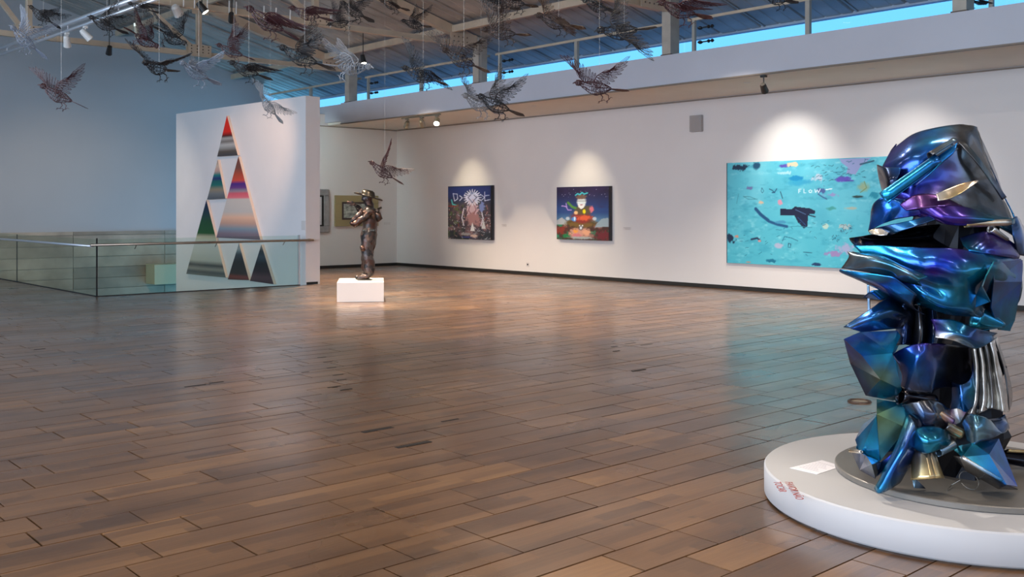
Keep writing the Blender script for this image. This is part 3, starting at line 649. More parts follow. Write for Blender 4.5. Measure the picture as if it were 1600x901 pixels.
mb = MB(); mb.hexa([pp(s0-.07,z0-.1,.0), pp(s0+.07,z0-.1,.0), pp(s0+.07,z0-.1,.006), pp(s0-.07,z0-.1,.006), pp(s0-.07,z0+.1,.0), pp(s0+.07,z0+.1,.0), pp(s0+.07,z0+.1,.006), pp(s0-.07,z0+.1,.006)])
tag(mb.build('caption_card', M_card), 'small upright caption card on the partition right of the triangle canvases', 'label')
# ------------------------------------------------------------------ lamps
M_lens = mat('lamp_glow', (1,1,1), .5, emit=(1,.93,.78), es=9)
M_lens_off = mat('lamp_lens', (.75,.72,.62), .25)
M_lampw = mat('lamp_white', (.70,.70,.68), .4); M_lampb = mat('lamp_black', (.02,.02,.02), .4); M_lampg = mat('lamp_chrome', (.34,.33,.26), .3, .7)
def spot_fixture(name, top, target, label, m, group, glow=None, r=.055, ln=.17, drop=.10, power=0, col=(1,.86,.66), angle=50, blend=.7):
    top = Vector(top); t = empty(name, top, 0, label, 'spotlight', group)
    d = (Vector(target)-top).normalized(); c = top+Vector((0,0,-drop))
    MB().box((top.x-.03, top.y-.05, top.z-.035), (top.x+.03, top.y+.05, top.z)).build('mount', m, t)
    MB().tube([top+Vector((0,0,-.02)), c], .012, 6).build('stem', m, t)
    a = c-d*ln*.45; b = c+d*ln*.55
    MB().tube([a, a+d*ln*.2, b-d*.03, b], [r*.55, r*.8, r*.95, r], 14).build('lamp_head', m, t, smooth=False)
    MB().tube([b-d*.001, b+d*.006], [r*.86, r*.86], 14).build('lens', glow or M_lens_off, t)
    if power:
        o = light('SPOT', 'spot_beam', b+d*.03, power, col, target, spot_size=math.radians(angle), spot_blend=blend, shadow_soft_size=.035)
        o.parent = t; o.matrix_parent_inverse = t.matrix_world.inverted()
    return t
# three heads on a short track under the fascia near the room corner
q = [on_x(p, 0, 14.32) for p in (628, 688)]
tr = tag(MB().box((14.30, q[1].y, 3.815), (14.345, q[0].y, 3.848)).build('light_track', M_lampg), 'short pale track for three spotlights under the fascia beam near the room corner', 'track')
for i, (px, g, tg, lab) in enumerate(((636, None, (15.6, 23.0, 1.5), 'chrome spotlight nearest the room corner on the short track'), (659, None, (16.5, 21.0, 1), 'chrome spotlight in the middle of the short three-lamp track'), (683, M_lens, (11.2, 15.8, 0), 'lit spotlight with glowing face, rightmost on the short track'))):
    y = on_x(px, 0, 14.32).y; spot_fixture('track_spotlight', (14.32, y, 3.815), tg, lab, M_lampg, 'spotlights on the short track', g, r=.075, ln=.2, drop=.13)
p = on_z(1190, 116, ZF0)
spot_fixture('black_spotlight', (p.x+.06, p.y, ZF0-.012), (XW, 10.6, 2.4), 'single black spotlight fixed under the fascia beam above turquoise canvas', M_lampb, None, M_lens_off, r=.065, ln=.2, drop=.20)
# recessed downlights washing the pictures
for (x, y, tz, pw, an, col, w) in ((15.0, 20.2, 1.75, 210, 52, (1,.85,.60), 'near the crowded blue and grey canvas'), (15.0, 16.1, 1.75, 230, 54, (1,.85,.60), 'above the crowned sitter canvas'),
                                   (15.1, 10.6, 2.0, 260, 80, (1,.95,.88), 'above the left half of turquoise canvas'), (15.1, 8.2, 2.0, 130, 80, (1,.93,.86), 'above the right half of turquoise canvas'),
                                   (15.1, 3.6, 1.8, 160, 100, (1,.72,.52), 'at the right end of the long wall')):
    t = empty('recessed_downlight', (x, y, ZC), 0, 'small recessed downlight in the low ceiling '+w, 'downlight', 'recessed downlights'); 
    MB().lathe([(.045,-.004),(.06,-.006),(.062,0),(.04,0)], (x, y, ZC), 16).build('trim_ring', M_lampw, t)
    MB().lathe([(.001,-.003),(.042,-.003),(.042,-.001),(.001,-.001)], (x, y, ZC), 16).build('lens', M_lens, t)
    o = light('SPOT', 'downlight_beam', (x, y, ZC-.02), pw, col, (XW, y, tz), spot_size=math.radians(an), spot_blend=1.0, shadow_soft_size=.06)
    o.parent = t; o.matrix_parent_inverse = t.matrix_world.inverted()
# long aluminium light bar in the roof at the left with its heads
a = on_z(0, 76, 5.0); b = on_z(212, -2, 5.0); xb = (a.x+b.x)/2
lb = empty('lighting_bar', (xb, b.y, 5.0), 0, 'long aluminium lighting bar slanting across the roof at upper left', 'lighting bar')
d_ = (b-a); a2 = a-d_*.35; b2 = b+d_*.15
MB().tube([a2, b2], .045, 12).build('upper_tube', M_pipe, lb, smooth=True)
MB().tube([a2-Vector((0,0,.13)), b2-Vector((0,0,.13))], .03, 10).build('lower_tube', M_pipe, lb, smooth=True)
for k in range(9):
    p = a2.lerp(b2, (k+.5)/9); MB().tube([p, p-Vector((0,0,.13))], .012, 6).build('spacer', M_pipe, lb)
for k in (1.5, 7.5):
    p = a2.lerp(b2, k/9); MB().tube([p, (p.x, p.y, deck_z(p.x))], .012, 6).build('hanger', M_pipe, lb)
for (fx, tg, pw, lab) in ((.56, (7.5, 22, .5), 0, 'white spotlight on the lighting bar left of the second bar lamp'), (.69, (10.5, 17.0, .2), 0, 'white spotlight on the lighting bar nearer the truss plate')):
    p = a.lerp(b, fx)-Vector((0,0,.16)); spot_fixture('bar_spotlight', p, tg, lab, M_lampw, 'spotlights on the lighting bar', None, r=.07, ln=.22, drop=.14)
p = on_z(213, 6, 5.0); spot_fixture('pendant_spotlight', (p.x, p.y, 5.0), (8, 18, 0), 'slim hanging spotlight at the upper end of the lighting bar', M_lampg, None, None, r=.05, ln=.24, drop=.42)
# lamps clipped along the second truss chord
p = on_y(272, 4, 17.2); spot_fixture('chord_spotlight', (p.x, 17.1, ZCH-.05), (10.6, 18.9, 1.6), 'glowing spotlight clipped under the truss chord at the frame edge', M_lampw, 'spotlights along the truss chord', M_lens, r=.09, ln=.2, drop=.08)
for i, px in enumerate((283, 300, 320, 354, 365, 408, 427, 449, 512)):
    x = on_y(px, 10, 17.2).x; o = MB().bar((x, 17.1, ZCH-.06), (x-.02, 17.05, ZCH+.16), .02, .03).build('chord_hook', M_lampw); tag(o, 'small white hanging hook clipped to the cream truss chord', 'hook', 'white hooks on the truss chord')
# beams for the statue, the partition and the floor, from heads on the far trusses
for (loc, tgt, pw, an, col, lab) in (
      ((8.0, 22.3, 5.1), (9.0, 27.0, .0), 260, 90, (1,.84,.66), 'added roof spotlight brightening the stair opening'),  # lamp added to brighten the otherwise unlit stairwell boards
      ((7.5, 16.5, 5.1), (10.6, 14.6, .3), 3800, 46, (1,.80,.58), 'roof spotlight aimed at the hatted statue'),
      ((8.3, 17.0, 5.1), (10.72, 21.3, 2.3), 420, 44, (1,.62,.38), 'roof spotlight aimed at the triangle canvases'),
      ((12.9, 19.7, 5.1), (12.9, 18.2, .0), 2300, 100, (1,.78,.56), 'roof spotlight washing the floor by the back corner'),
      ((8.3, 11.6, 5.1), (9.4, 12.6, .0), 1200, 100, (1,.78,.58), 'roof spotlight washing the middle of the floor'),
      ((5.6, 6.7, 5.1), (3.85, 3.1, .9), 750, 36, (1,.90,.78), 'roof spotlight aimed at the blue metal sculpture from behind'),
      ((2.2, 2.2, 5.1), (2.6, 3.6, .0), 170, 85, (1,.70,.42), 'roof spotlight washing the floor before the sculpture'),
      ((12.9, 9.5, 5.1), (12.6, 10.5, .0), 1600, 110, (1,.82,.64), 'roof spotlight washing the floor below turquoise canvas'),
      ((11.3, 21.8, 3.9), (13.3, 23.6, 2.6), 260, 80, (.70,.93,1), 'cool spotlight washing the back wall')):
    t = empty('truss_spotlight', loc, 0, lab, 'spotlight', 'spotlights on the roof trusses')
    d = (Vector(tgt)-Vector(loc)).normalized(); L_ = Vector(loc)
    MB().tube([L_-d*.1, L_+d*.10], [.05, .07], 14).build('lamp_head', M_lampb, t); MB().tube([L_+d*.101, L_+d*.105], [.06, .06], 14).build('lens', M_lens, t)
    MB().tube([L_, L_+(Vector((0,0,deck_z(L_.x)-L_.z)) if L_.z > 4 else Vector((-.27,0,0)))], .01, 6).build('stem', M_lampb, t)
    o = light('SPOT', 'spot_beam', L_+d*.14, pw, col, tgt, spot_size=math.radians(an), spot_blend=.8, shadow_soft_size=.05)
    o.parent = t; o.matrix_parent_inverse = t.matrix_world.inverted()
# added fill lamps, built as linear luminaires in two rows above the frame
for i, y in enumerate((-3, 2, 7, 12, 17)):
    for j, x in enumerate((1.0, 6.6)):
        if y > 11 and j == 1: continue
        if y > 16: continue
        t = empty('added_fill_lamp', (x, y, 6.0), 0, 'unseen long white fill lamp, added under the roof above the frame', 'fill lamp', 'added fill lamps')
        MB().box((x-.12, y-1.2, 6.0), (x+.12, y+1.2, 6.08)).build('housing', M_lampw, t)
        MB().tube([(x, y-1, 6.08), (x, y-1, deck_z(x))], .006, 5).build('hanger', M_lampw, t); MB().tube([(x, y+1, 6.08), (x, y+1, deck_z(x))], .006, 5).build('hanger', M_lampw, t)
        o = light('AREA', 'fill_light', (x, y, 5.99), HALL_FILL, (1.0, .86, .72), (x, y, 0), shape='RECTANGLE', size=.24, size_y=2.4)
        o.rotation_euler = (0, 0, 0); o.parent = t; o.matrix_parent_inverse = t.matrix_world.inverted()
        o = light('AREA', 'fill_light', (x, y, 6.10), HALL_FILL*.5, (1.0, .82, .62), None, shape='RECTANGLE', size=.24, size_y=2.4)  # second fill aimed upwards, added to brighten the roof deck
        o.rotation_euler = (math.pi, 0, 0); o.parent = t; o.matrix_parent_inverse = t.matrix_world.inverted()

# ------------------------------------------------------------------ statue and its plinth
a = on_z(527.5, 471.5, 0); b = on_z(599, 472, 0); c0 = (a+b)/2; ax = (b-a).normalized(); w = (b-a).length; ay = Vector((-ax.y, ax.x, 0)); HP = .345
sp_ang = math.atan2(RY, RX)+math.radians(7.5)
ax = Vector((math.cos(sp_ang), math.sin(sp_ang), 0)); ay = Vector((-ax.y, ax.x, 0))
ctr = c0+ay*.55
pl = empty('white_plinth', ctr, sp_ang, 'white box plinth under the bronze statue with hat', 'plinth')
def loc_build(mb, name, m, parent, **k):        # geometry in the parent's own frame
    me = mb.mesh(name, m, k.get('smooth', False)); o = bpy.data.objects.new(name, me); link(o, parent)
    if k.get('bevel'): bv = o.modifiers.new('bevel', 'BEVEL'); bv.width = k['bevel']; bv.segments = 2; bv.limit_method = 'ANGLE'
    return o
loc_build(MB().box((-w/2, -.55, .0), (w/2, .55, HP-.004)), 'body', M_white, pl, bevel=.006)
loc_build(MB().box((-w/2+.04, -.42, HP-.005), (w/2-.03, .45, HP)), 'top_plate', mat('plate', (.62,.60,.56), .5), pl)
M_br = bpy.data.materials.new('bronze'); M_br.use_nodes = True; nt = M_br.node_tree; bs = nt.nodes['Principled BSDF']
vo = nt.nodes.new('ShaderNodeTexVoronoi'); vo.inputs['Scale'].default_value = 13; no = nt.nodes.new('ShaderNodeTexNoise'); no.inputs['Scale'].default_value = 6; no.inputs['Detail'].default_value = 4
tcc = nt.nodes.new('ShaderNodeTexCoord'); nt.links.new(tcc.outputs['Object'], vo.inputs['Vector']); nt.links.new(tcc.outputs['Object'], no.inputs['Vector'])
rp = nt.nodes.new('ShaderNodeValToRGB'); nt.links.new(vo.outputs['Color'], rp.inputs[0]); rp.color_ramp.interpolation = 'LINEAR'
e = rp.color_ramp.elements; e[0].position = 0; e[0].color = (.016,.014,.014,1); e[1].position = 1; e[1].color = (.10,.095,.095,1)
k = e.new(.35); k.color = (.045,.042,.044,1); k = e.new(.6); k.color = (.07,.034,.026,1); nt.links.new(rp.outputs[0], bs.inputs['Base Color'])
bs.inputs['Metallic'].default_value = .75; bs.inputs['Roughness'].default_value = .38
bp = nt.nodes.new('ShaderNodeBump'); bp.inputs['Strength'].default_value = .7; bp.inputs['Distance'].default_value = .03; nt.links.new(no.outputs[0], bp.inputs['Height']); nt.links.new(bp.outputs[0], bs.inputs['Normal'])
M_hat = mat('bronze_hat', (.05,.044,.036), .35, .8, var=.5, vscale=5, bump=.4, bscale=12)
# local frame: +x right in the photo, -y to the viewer; 1 px = S metres
D0 = (ctr.x*DX+ctr.y*DY); S = D0/F; ZP = HP+.001
st = empty('hatted_statue', ctr+Vector((0,0,ZP)), math.atan2(RY, RX), 'dark patched bronze statue of a person in a wide-brimmed hat, hand raised, pack on back', 'statue')
def sp_(px, py, y=0): return Vector(((px-565)*S, y, (437.5-py)*S))
cx_ = (CXP+F*((ctr.x*RX+ctr.y*RY)/D0)); st.location += Vector((RX, RY, 0))*((565-cx_)*S)
def skin(name, pts, edges, m, parent, levels=2, root=0):
    me = bpy.data.meshes.new(name); me.from_pydata([tuple(p[0]) for p in pts], edges, []); o = bpy.data.objects.new(name, me); link(o, parent); me.materials.append(m)
    sk = o.modifiers.new('skin', 'SKIN'); sk.use_smooth_shade = True
    for i, p in enumerate(pts):
        r = p[1]; r = r if isinstance(r, tuple) else (r, r); me.skin_vertices[0].data[i].radius = r; me.skin_vertices[0].data[i].use_root = (i == root)
    ss = o.modifiers.new('subsurf', 'SUBSURF'); ss.levels = levels; ss.render_levels = levels
    return o
me0 = bpy.data.meshes.new('tmp')
def skin_body(name, pts, edges, m, parent, levels=2, root=0):
    bm = bmesh.new(); lay = bm.verts.layers.skin.verify()
    vs = [bm.verts.new(p[0]) for p in pts]
    for i, p in enumerate(pts):
        r = p[1]; vs[i][lay].radius = r if isinstance(r, tuple) else (r, r); vs[i][lay].use_root = (i == root)
    for a_, b_ in edges: bm.edges.new((vs[a_], vs[b_]))
    me = bpy.data.meshes.new(name); bm.to_mesh(me); bm.free(); me.materials.append(m)
    o = bpy.data.objects.new(name, me); link(o, parent)
    sk = o.modifiers.new('skin', 'SKIN'); sk.use_smooth_shade = True
    ss = o.modifiers.new('subsurf', 'SUBSURF'); ss.levels = levels; ss.render_levels = levels
    return o
hy = .09
body = [(sp_(577,372), 0.128), (sp_(578,355), 0.122), (sp_(578,340), 0.152), (sp_(578,329), 0.140), (sp_(577,322), 0.067), (sp_(575.5,316), 0.073), (sp_(573.5,311), 0.118), (sp_(574.5,304), 0.098),   # 0-7 pelvis..head
        (sp_(575,378,-hy), 0.116), (sp_(574,395,-hy), 0.112), (sp_(578,411,-hy), 0.105), (sp_(578,424,-hy), 0.098), (sp_(579,429,-hy), 0.075), (sp_(571,433.2,-hy-.01), 0.044), (sp_(560.5,435.0,-hy-.02), 0.032),  # 8-14 near leg
        (sp_(579,378,hy), 0.116), (sp_(573,395,hy), 0.107), (sp_(571,411,hy), 0.098), (sp_(572,424,hy), 0.09), (sp_(574,429,hy), 0.063), (sp_(565,432.5,hy), 0.041), (sp_(553,434.2,hy+.02), 0.029),      # 15-21 far leg
        (sp_(578,330,-.17), 0.076), (sp_(570,341,-.23), 0.067), (sp_(556,351,-.22), 0.063), (sp_(552,349,-.19), 0.055), (sp_(563,337,-.24), 0.046), (sp_(570,331,-.26), 0.034),     # 22-27 near arm, bent across
        (sp_(576,330,.17), 0.073), (sp_(566,338,.19), 0.061), (sp_(562,331,.17), 0.049), (sp_(557,323,.10), 0.040), (sp_(553,320,.06), 0.032)]    # 28-32 far arm raised
E_ = [(0,1),(1,2),(2,3),(3,4),(4,5),(5,6),(6,7),(0,8),(8,9),(9,10),(10,11),(11,12),(12,13),(13,14),(0,15),(15,16),(16,17),(17,18),(18,19),(19,20),(20,21),(3,22),(22,23),(23,24),(24,25),(25,26),(26,27),(3,28),(28,29),(29,30),(30,31),(31,32)]
bo = skin_body('body', body, E_, M_br, st)
dt = bpy.data.textures.new('crumple', 'VORONOI'); dt.noise_scale = .09
dm = bo.modifiers.new('crumple', 'DISPLACE'); dm.texture = dt; dm.strength = .035; dm.mid_level = .4; dm.texture_coords = 'LOCAL'
hd = MB()   # raised open hand: palm, fingers and thumb
base_ = sp_(552.5,319.5,.06)
for (dx, dz, yo, rr) in ((-11,4.5,0,.010), (-12,2.6,.02,.010), (-11.5,.3,.04,.010), (-9,-2.2,.055,.009), (-4,5,-.03,.011)):
    m_ = base_+Vector((dx*S*.5, yo*.7, dz*S*.75)); e_ = base_+Vector((dx*S, yo, dz*S)); hd.tube([base_+Vector((0, yo*.4, 0)), m_, e_], [.018, rr*1.25, rr*.8], 7)
hd.lathe([(.001,-.03),(.028,-.02),(.033,0),(.026,.022),(.001,.03)], base_, 10); loc_build(hd, 'open_hand', M_br, st, smooth=True)
hd = MB(); b2_ = sp_(570,331,-.26)
for i in range(4): o_ = Vector((.0, -.012+.0*i, .018-.014*i)); hd.tube([b2_+o_, b2_+o_+Vector((-.035,-.008,.012)), b2_+o_+Vector((-.055,.008,0))], [.012,.010,.008], 7)
hd.tube([b2_, b2_+Vector((-.01,.0,.035)), b2_+Vector((-.03,.01,.05))], [.013,.011,.008], 7); loc_build(hd, 'closed_hand', M_br, st, smooth=True)
# hat: crown, curled brim tilted down at the back
ht = MB(); prof = [(.262,-.012),(.272,.0),(.20,-.002),(.135,.018),(.128,.06),(.118,.11),(.08,.135),(.001,.138)]
n = 28; hc = sp_(575.5,309); base = 0
for r_, z_ in prof+[(.001,.12),(.10,.10),(.12,.012),(.20,-.016),(.262,-.012)]:
    for k in range(n):
        an = 2*math.pi*k/n; xx_, yy_ = r_*math.cos(an), r_*math.sin(an); dz = (.30*abs(yy_) if r_ > .15 else 0)*.4 - xx_*.20
        if r_ > .19 and xx_ < -.1: dz += .03
        ht.v.append(tuple(hc+Vector((xx_*.95, yy_*.85, z_+dz))))
rows = len(prof)+5
for i in range(rows-1):
    for k in range(n): ht.f.append([i*n+k, i*n+(k+1) % n, (i+1)*n+(k+1) % n, (i+1)*n+k]); ht.m.append(0)
loc_build(ht, 'wide_brimmed_hat', M_hat, st, smooth=True)
fc = MB(); fc.tube([sp_(567.5,311,0), sp_(565.6,312.6,0), sp_(567.5,314,0)], [.012,.018,.010], 6); loc_build(fc, 'nose', M_br, st, smooth=True)
loc_build(MB().tube([sp_(567.5,316,-.02), sp_(567,316.3,0), sp_(567.5,316,.02)], .007, 6), 'mouth', M_black, st)
for y in (-.035, .035): loc_build(MB().lathe([(.001,-.01),(.012,0),(.001,.01)], sp_(567.8,310,y), 8), 'eye', M_black, st)
for y in (-.085, .085): loc_build(MB().lathe([(.001,-.028),(.018,-.01),(.02,.01),(.001,.028)], sp_(575.5,311,y), 8), 'ear', M_br, st)
pk = MB(); pk.tube([sp_(583,328), sp_(589,336), sp_(592,342), sp_(589,346)], [.05,.075,.07,.03], 10); pk.tube([sp_(587,329,-.05), sp_(593,331,-.05)], [.035,.03], 8); loc_build(pk, 'backpack', M_br, st, smooth=True)
loc_build(MB().tube([sp_(578,334,.05), sp_(588,328,0), sp_(596.5,324.5,-.03)], [.02,.02,.018], 8), 'stick', M_hat, st)
loc_build(MB().tube([sp_(572,326,-.13), sp_(577,338,-.20), sp_(588,344,-.08)], .013, 6), 'strap', M_hat, st)
loc_build(MB().box(sp_(568,362,-.14), sp_(588,358,.14)), 'belt', M_hat, st, bevel=.01)
for (y, x0_) in ((-hy-.01, 571), (hy, 566)):
    loc_build(MB().box(sp_(x0_-11,437.4,y-.05), sp_(x0_+11,435.8,y+.05)), 'boot_sole', M_black, st, bevel=.006)
pq = sp_(574,352,-.14); loc_build(MB().tube([sp_(568,384,-.17), sp_(571,392,-.18)], [.05,.045], 8), 'leg_pocket', M_br, st, smooth=True)
# ------------------------------------------------------------------ round plinth and the crumpled metal sculpture
PCX, PCD, PR, PH = 2.42, 5.42, 1.02, .166
def camxy(x, d): return Vector((x*RX+d*DX, x*RY+d*DY, 0))
pc_ = camxy(PCX, PCD)
rp_ = empty('round_plinth', pc_, math.atan2(RY, RX), 'low round white plinth under the crumpled blue metal sculpture', 'plinth')
M_plw = mat('plinth_white', (.47,.47,.48), .55, var=.03, vscale=1.5)
loc_build(MB().lathe([(PR-.03,0),(PR-.03,.012),(PR-.004,.012),(PR,.018),(PR,PH-.008),(PR-.008,PH),(.001,PH)], (0,0,0), 96), 'body', M_plw, rp_, smooth=False)
for p_ in rp_.children[-1].data.polygons: p_.use_smooth = abs(p_.normal.z) < .5
loc_build(MB().lathe([(PR-.035,0),(PR-.035,.011)], (0,0,.0005), 64), 'shadow_gap', M_black, rp_)
def text_part(name, body, size, m, parent, loc, rz, ext=.0006):
    cu = bpy.data.curves.new(name, 'FONT'); cu.body = body; cu.size = size; cu.extrude = ext; cu.space_line = 1.05
    o = bpy.data.objects.new('tmp', cu); link(o); bpy.context.view_layer.update()
    me = bpy.data.meshes.new_from_object(o.evaluated_get(bpy.context.evaluated_depsgraph_get())); bpy.data.objects.remove(o)
    me.name = name; me.materials.clear(); me.materials.append(m); o = bpy.data.objects.new(name, me); link(o, parent); o.location = loc; o.rotation_euler = (0, 0, rz); o['kind'] = 'stuff' if False else ''
    del o['kind']; return o
def to_pl(px, py, z): q = on_z(px, py, z)-pc_; return Vector((q.x*RX+q.y*RY, q.x*DX+q.y*DY, z))
q1 = to_pl(1226, 752.5, PH); q2 = to_pl(1243, 778, PH); an = math.atan2(q2.y-q1.y, q2.x-q1.x)
text_part('red_lettering', 'FAVOR N\u00c3O\nTOCAR', (q2-q1).length/5.3, mat('red_print', (.30,.05,.04), .6), rp_, q1+Vector((0,0,.0004)), an)
ppts = [to_pl(*p, PH) for p in ((1232,731),(1277,741),(1327,728),(1284,719))]
ppts = [ppts[0].lerp(ppts[2], .02), ppts[1], ppts[2].lerp(ppts[0], .12), ppts[3]]
mb = MB(); mb.hexa([p+Vector((0,0,.0005)) for p in ppts]+[p+Vector((0,0,.0022)) for p in ppts]); mb.v = [tuple(rp_.matrix_world @ Vector(v)) for v in mb.v]
o = mb.build('paper_notice', mat('paper', (.86,.84,.88), .6)); tag(o, 'white paper notice lying on the low round plinth', 'paper')
ln = MB(); A_, B_, C_, D_ = [rp_.matrix_world @ (p+Vector((0,0,.0026))) for p in ppts]
for i in range(7):
    t_ = .2+i*.1; s_ = A_.lerp(D_, t_); e2 = B_.lerp(C_, t_); ln.bar(s_.lerp(e2, .12), s_.lerp(e2, .86-.12*(i % 3)), .003, .0006)
ln.build('printed_lines', mat('notice_ink', (.45,.42,.45), .7), o)['kind'] = 'stuff'

SC_Z = PH+.001
sculp = empty('crumpled_metal_sculpture', pc_+Vector((0,0,SC_Z)), math.atan2(RY, RX), 'tall sculpture of crumpled iridescent blue, violet and black sheet metal on grey disc', 'sculpture')
DH = .032
loc_build(MB().lathe([(.695,0),(.70,.004),(.70,DH-.004),(.694,DH),(.001,DH)], (.055,-.04,0), 80), 'base_disc', mat('disc_steel', (.20,.185,.165), .42, .35, var=.12, vscale=2), sculp)
def Q(px, py, w):
    D = PCD-w; return Vector(((px-CXP)/F*D-PCX, -w, max(CZ+(HY-py)/F*D-SC_Z, DH+.004)))
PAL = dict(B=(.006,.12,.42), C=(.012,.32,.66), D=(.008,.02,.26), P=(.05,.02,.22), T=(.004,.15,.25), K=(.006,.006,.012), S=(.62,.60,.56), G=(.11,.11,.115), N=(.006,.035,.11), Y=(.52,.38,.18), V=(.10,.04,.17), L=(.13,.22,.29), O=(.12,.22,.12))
M_ir = bpy.data.materials.new('iridescent_sheet'); M_ir.use_nodes = True; nt = M_ir.node_tree; b = nt.nodes['Principled BSDF']
a_ = nt.nodes.new('ShaderNodeAttribute'); a_.attribute_name = 'paint'; tcx = nt.nodes.new('ShaderNodeTexCoord')
nz = nt.nodes.new('ShaderNodeTexNoise'); nz.inputs['Scale'].default_value = 6.5; nz.inputs['Detail'].default_value = 3; nt.links.new(tcx.outputs['Object'], nz.inputs['Vector'])
hs = nt.nodes.new('ShaderNodeHueSaturation'); mr_ = nt.nodes.new('ShaderNodeMapRange'); mr_.inputs[1].default_value = .3; mr_.inputs[2].default_value = .7; mr_.inputs[3].default_value = .475; mr_.inputs[4].default_value = .525
nt.links.new(nz.outputs[0], mr_.inputs[0]); nt.links.new(mr_.outputs[0], hs.inputs['Hue']); nt.links.new(a_.outputs['Color'], hs.inputs['Color'])
m2_ = nt.nodes.new('ShaderNodeMapRange'); m2_.inputs[1].default_value = .3; m2_.inputs[2].default_value = .7; m2_.inputs[3].default_value = .6; m2_.inputs[4].default_value = 1.35
n3 = nt.nodes.new('ShaderNodeTexNoise'); n3.inputs['Scale'].default_value = 11; nt.links.new(tcx.outputs['Object'], n3.inputs['Vector']); nt.links.new(n3.outputs[0], m2_.inputs[0]); nt.links.new(m2_.outputs[0], hs.inputs['Value'])
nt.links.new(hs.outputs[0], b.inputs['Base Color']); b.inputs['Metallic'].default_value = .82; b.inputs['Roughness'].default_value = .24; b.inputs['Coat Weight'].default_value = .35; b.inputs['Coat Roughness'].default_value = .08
def put_colors(me, cols):
    ca = me.color_attributes.new('paint', 'FLOAT_COLOR', 'POINT'); ca.data.foreach_set('color', np.array([(*c, 1) for c in cols], np.float32).ravel())
def solid(o, th=.006):
    s = o.modifiers.new('thickness', 'SOLIDIFY'); s.thickness = th; s.offset = 0
def cm(p0, p1, p2, p3, t): return .5*((2*p1)+(p2-p0)*t+(2*p0-5*p1+4*p2-p3)*t*t+(3*p1-p0-3*p2+p3)*t**3)
crk = 0
def grid_sheet(name, rows, cols, smooth=True, n=6, crumple=.006, back=False, lab=None):
    """rows of (px,py,w); cols: rows of palette letters; rows are splined into a curved sheet"""
    global crk; crk += 1
    P = np.array([[list(Q(*(p if not back else (p[0]+(1470-p[0])*.05, p[1], -p[2]*.85)))) for p in r] for r in rows]); C = np.array([[PAL[ch] for ch in r] for r in cols])
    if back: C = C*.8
    def interp(A):
        R, K = A.shape[:2]
        out = []
        for i in range(R-1):
            for t in np.arange(0, 1, 1/n)if i < R-2 else np.linspace(0, 1, n+1):
                out.append(cm(A[max(i-1,0)], A[i], A[i+1], A[min(i+2,R-1)], t) if smooth else A[i]*(1-t)+A[i+1]*t)
        return np.array(out)
    G = interp(P); G = np.transpose(interp(np.transpose(G, (1,0,2))), (1,0,2))
    sm = smooth; smooth = False; Cc = interp(C); Cc = np.transpose(interp(np.transpose(Cc, (1,0,2))), (1,0,2)); smooth = sm
    R, K = G.shape[:2]; V = []
    for i in range(R):
        for j in range(K):
            v = Vector(G[i, j]); v.z = max(v.z, DH+.004); q = Vector((v.x*7+crk, v.y*3, v.z*7)); e = min(i, R-1-i, j, K-1-j)
            d = (abs(noise.noise(q))-.22)*crumple*1.6+(abs(noise.noise(q*2.3))-.2)*crumple*.9; V.append((v.x+d*.3, v.y-d, v.z+d*.2))
    Fc = [[i*K+j, i*K+j+1, (i+1)*K+j+1, (i+1)*K+j] for i in range(R-1) for j in range(K-1)]
    me = bpy.data.meshes.new(name); me.from_pydata(V, [], Fc); me.polygons.foreach_set('use_smooth', [True]*len(Fc)); me.materials.append(M_ir)
    put_colors(me, [tuple(np.clip(c, .001, 1)) for c in Cc.reshape(-1, 3)]); o = bpy.data.objects.new(name, me); link(o, sculp); solid(o)
    if lab: o['label'] = lab
    return o
def facets(name, verts, faces, cols, back=False, lab=None):
    V = [Q(*(v if not back else (v[0]+(1470-v[0])*.05, v[1], -v[2]*.85))) for v in verts]
    bm = bmesh.new(); vs = [bm.verts.new(v) for v in V]
    for f in faces: bm.faces.new([vs[i] for i in f])
    bmesh.ops.triangulate(bm, faces=bm.faces[:]); bmesh.ops.subdivide_edges(bm, edges=bm.edges[:], cuts=2, use_grid_fill=True)
    me = bpy.data.meshes.new(name); bm.to_mesh(me); bm.free(); me.materials.append(M_ir)
    VV = np.array([list(v) for v in V]); CC = np.array([PAL[c] for c in cols]); out = []
    for v in me.vertices:
        w = 1/(np.sum((VV-np.array(v.co))**2, 1)+1e-5)**1.5; out.append(tuple((w[:, None]*CC).sum(0)/w.sum()))
    put_colors(me, out)
    o = bpy.data.objects.new(name, me); link(o, sculp); solid(o)
    if lab: o['label'] = lab
    return o
def roll(name, a, b, r0, r1, c0, c1, open_=True, arc=300, n=20, start=200, lab=None):
    """a rolled sheet: open curl between two points"""
    A, B = Q(*a), Q(*b); d = (B-A).normalized(); u = d.cross(Vector((0,1,0)));
    if u.length < .1: u = d.cross(Vector((0,0,1)))
    u.normalize(); v = d.cross(u); V = []; C = []; m = 8
    for i in range(m+1):
        t = i/m; c = A.lerp(B, t); r = r0+(r1-r0)*t
        for k in range(n+1):
            an = math.radians(start+arc*k/n); rr = r*(1-.25*(k/n)) ; V.append(tuple(c+(u*math.cos(an)+v*math.sin(an))*rr))
            C.append(tuple(np.array(PAL[c0])*(1-t)+np.array(PAL[c1])*t))
    Fc = [[i*(n+1)+k, i*(n+1)+k+1, (i+1)*(n+1)+k+1, (i+1)*(n+1)+k] for i in range(m) for k in range(n)]
    me = bpy.data.meshes.new(name); me.from_pydata(V, [], Fc); me.polygons.foreach_set('use_smooth', [True]*len(Fc)); me.materials.append(M_ir); put_colors(me, C)
    o = bpy.data.objects.new(name, me); link(o, sculp); solid(o, .005)
    if lab: o['label'] = lab
    return o
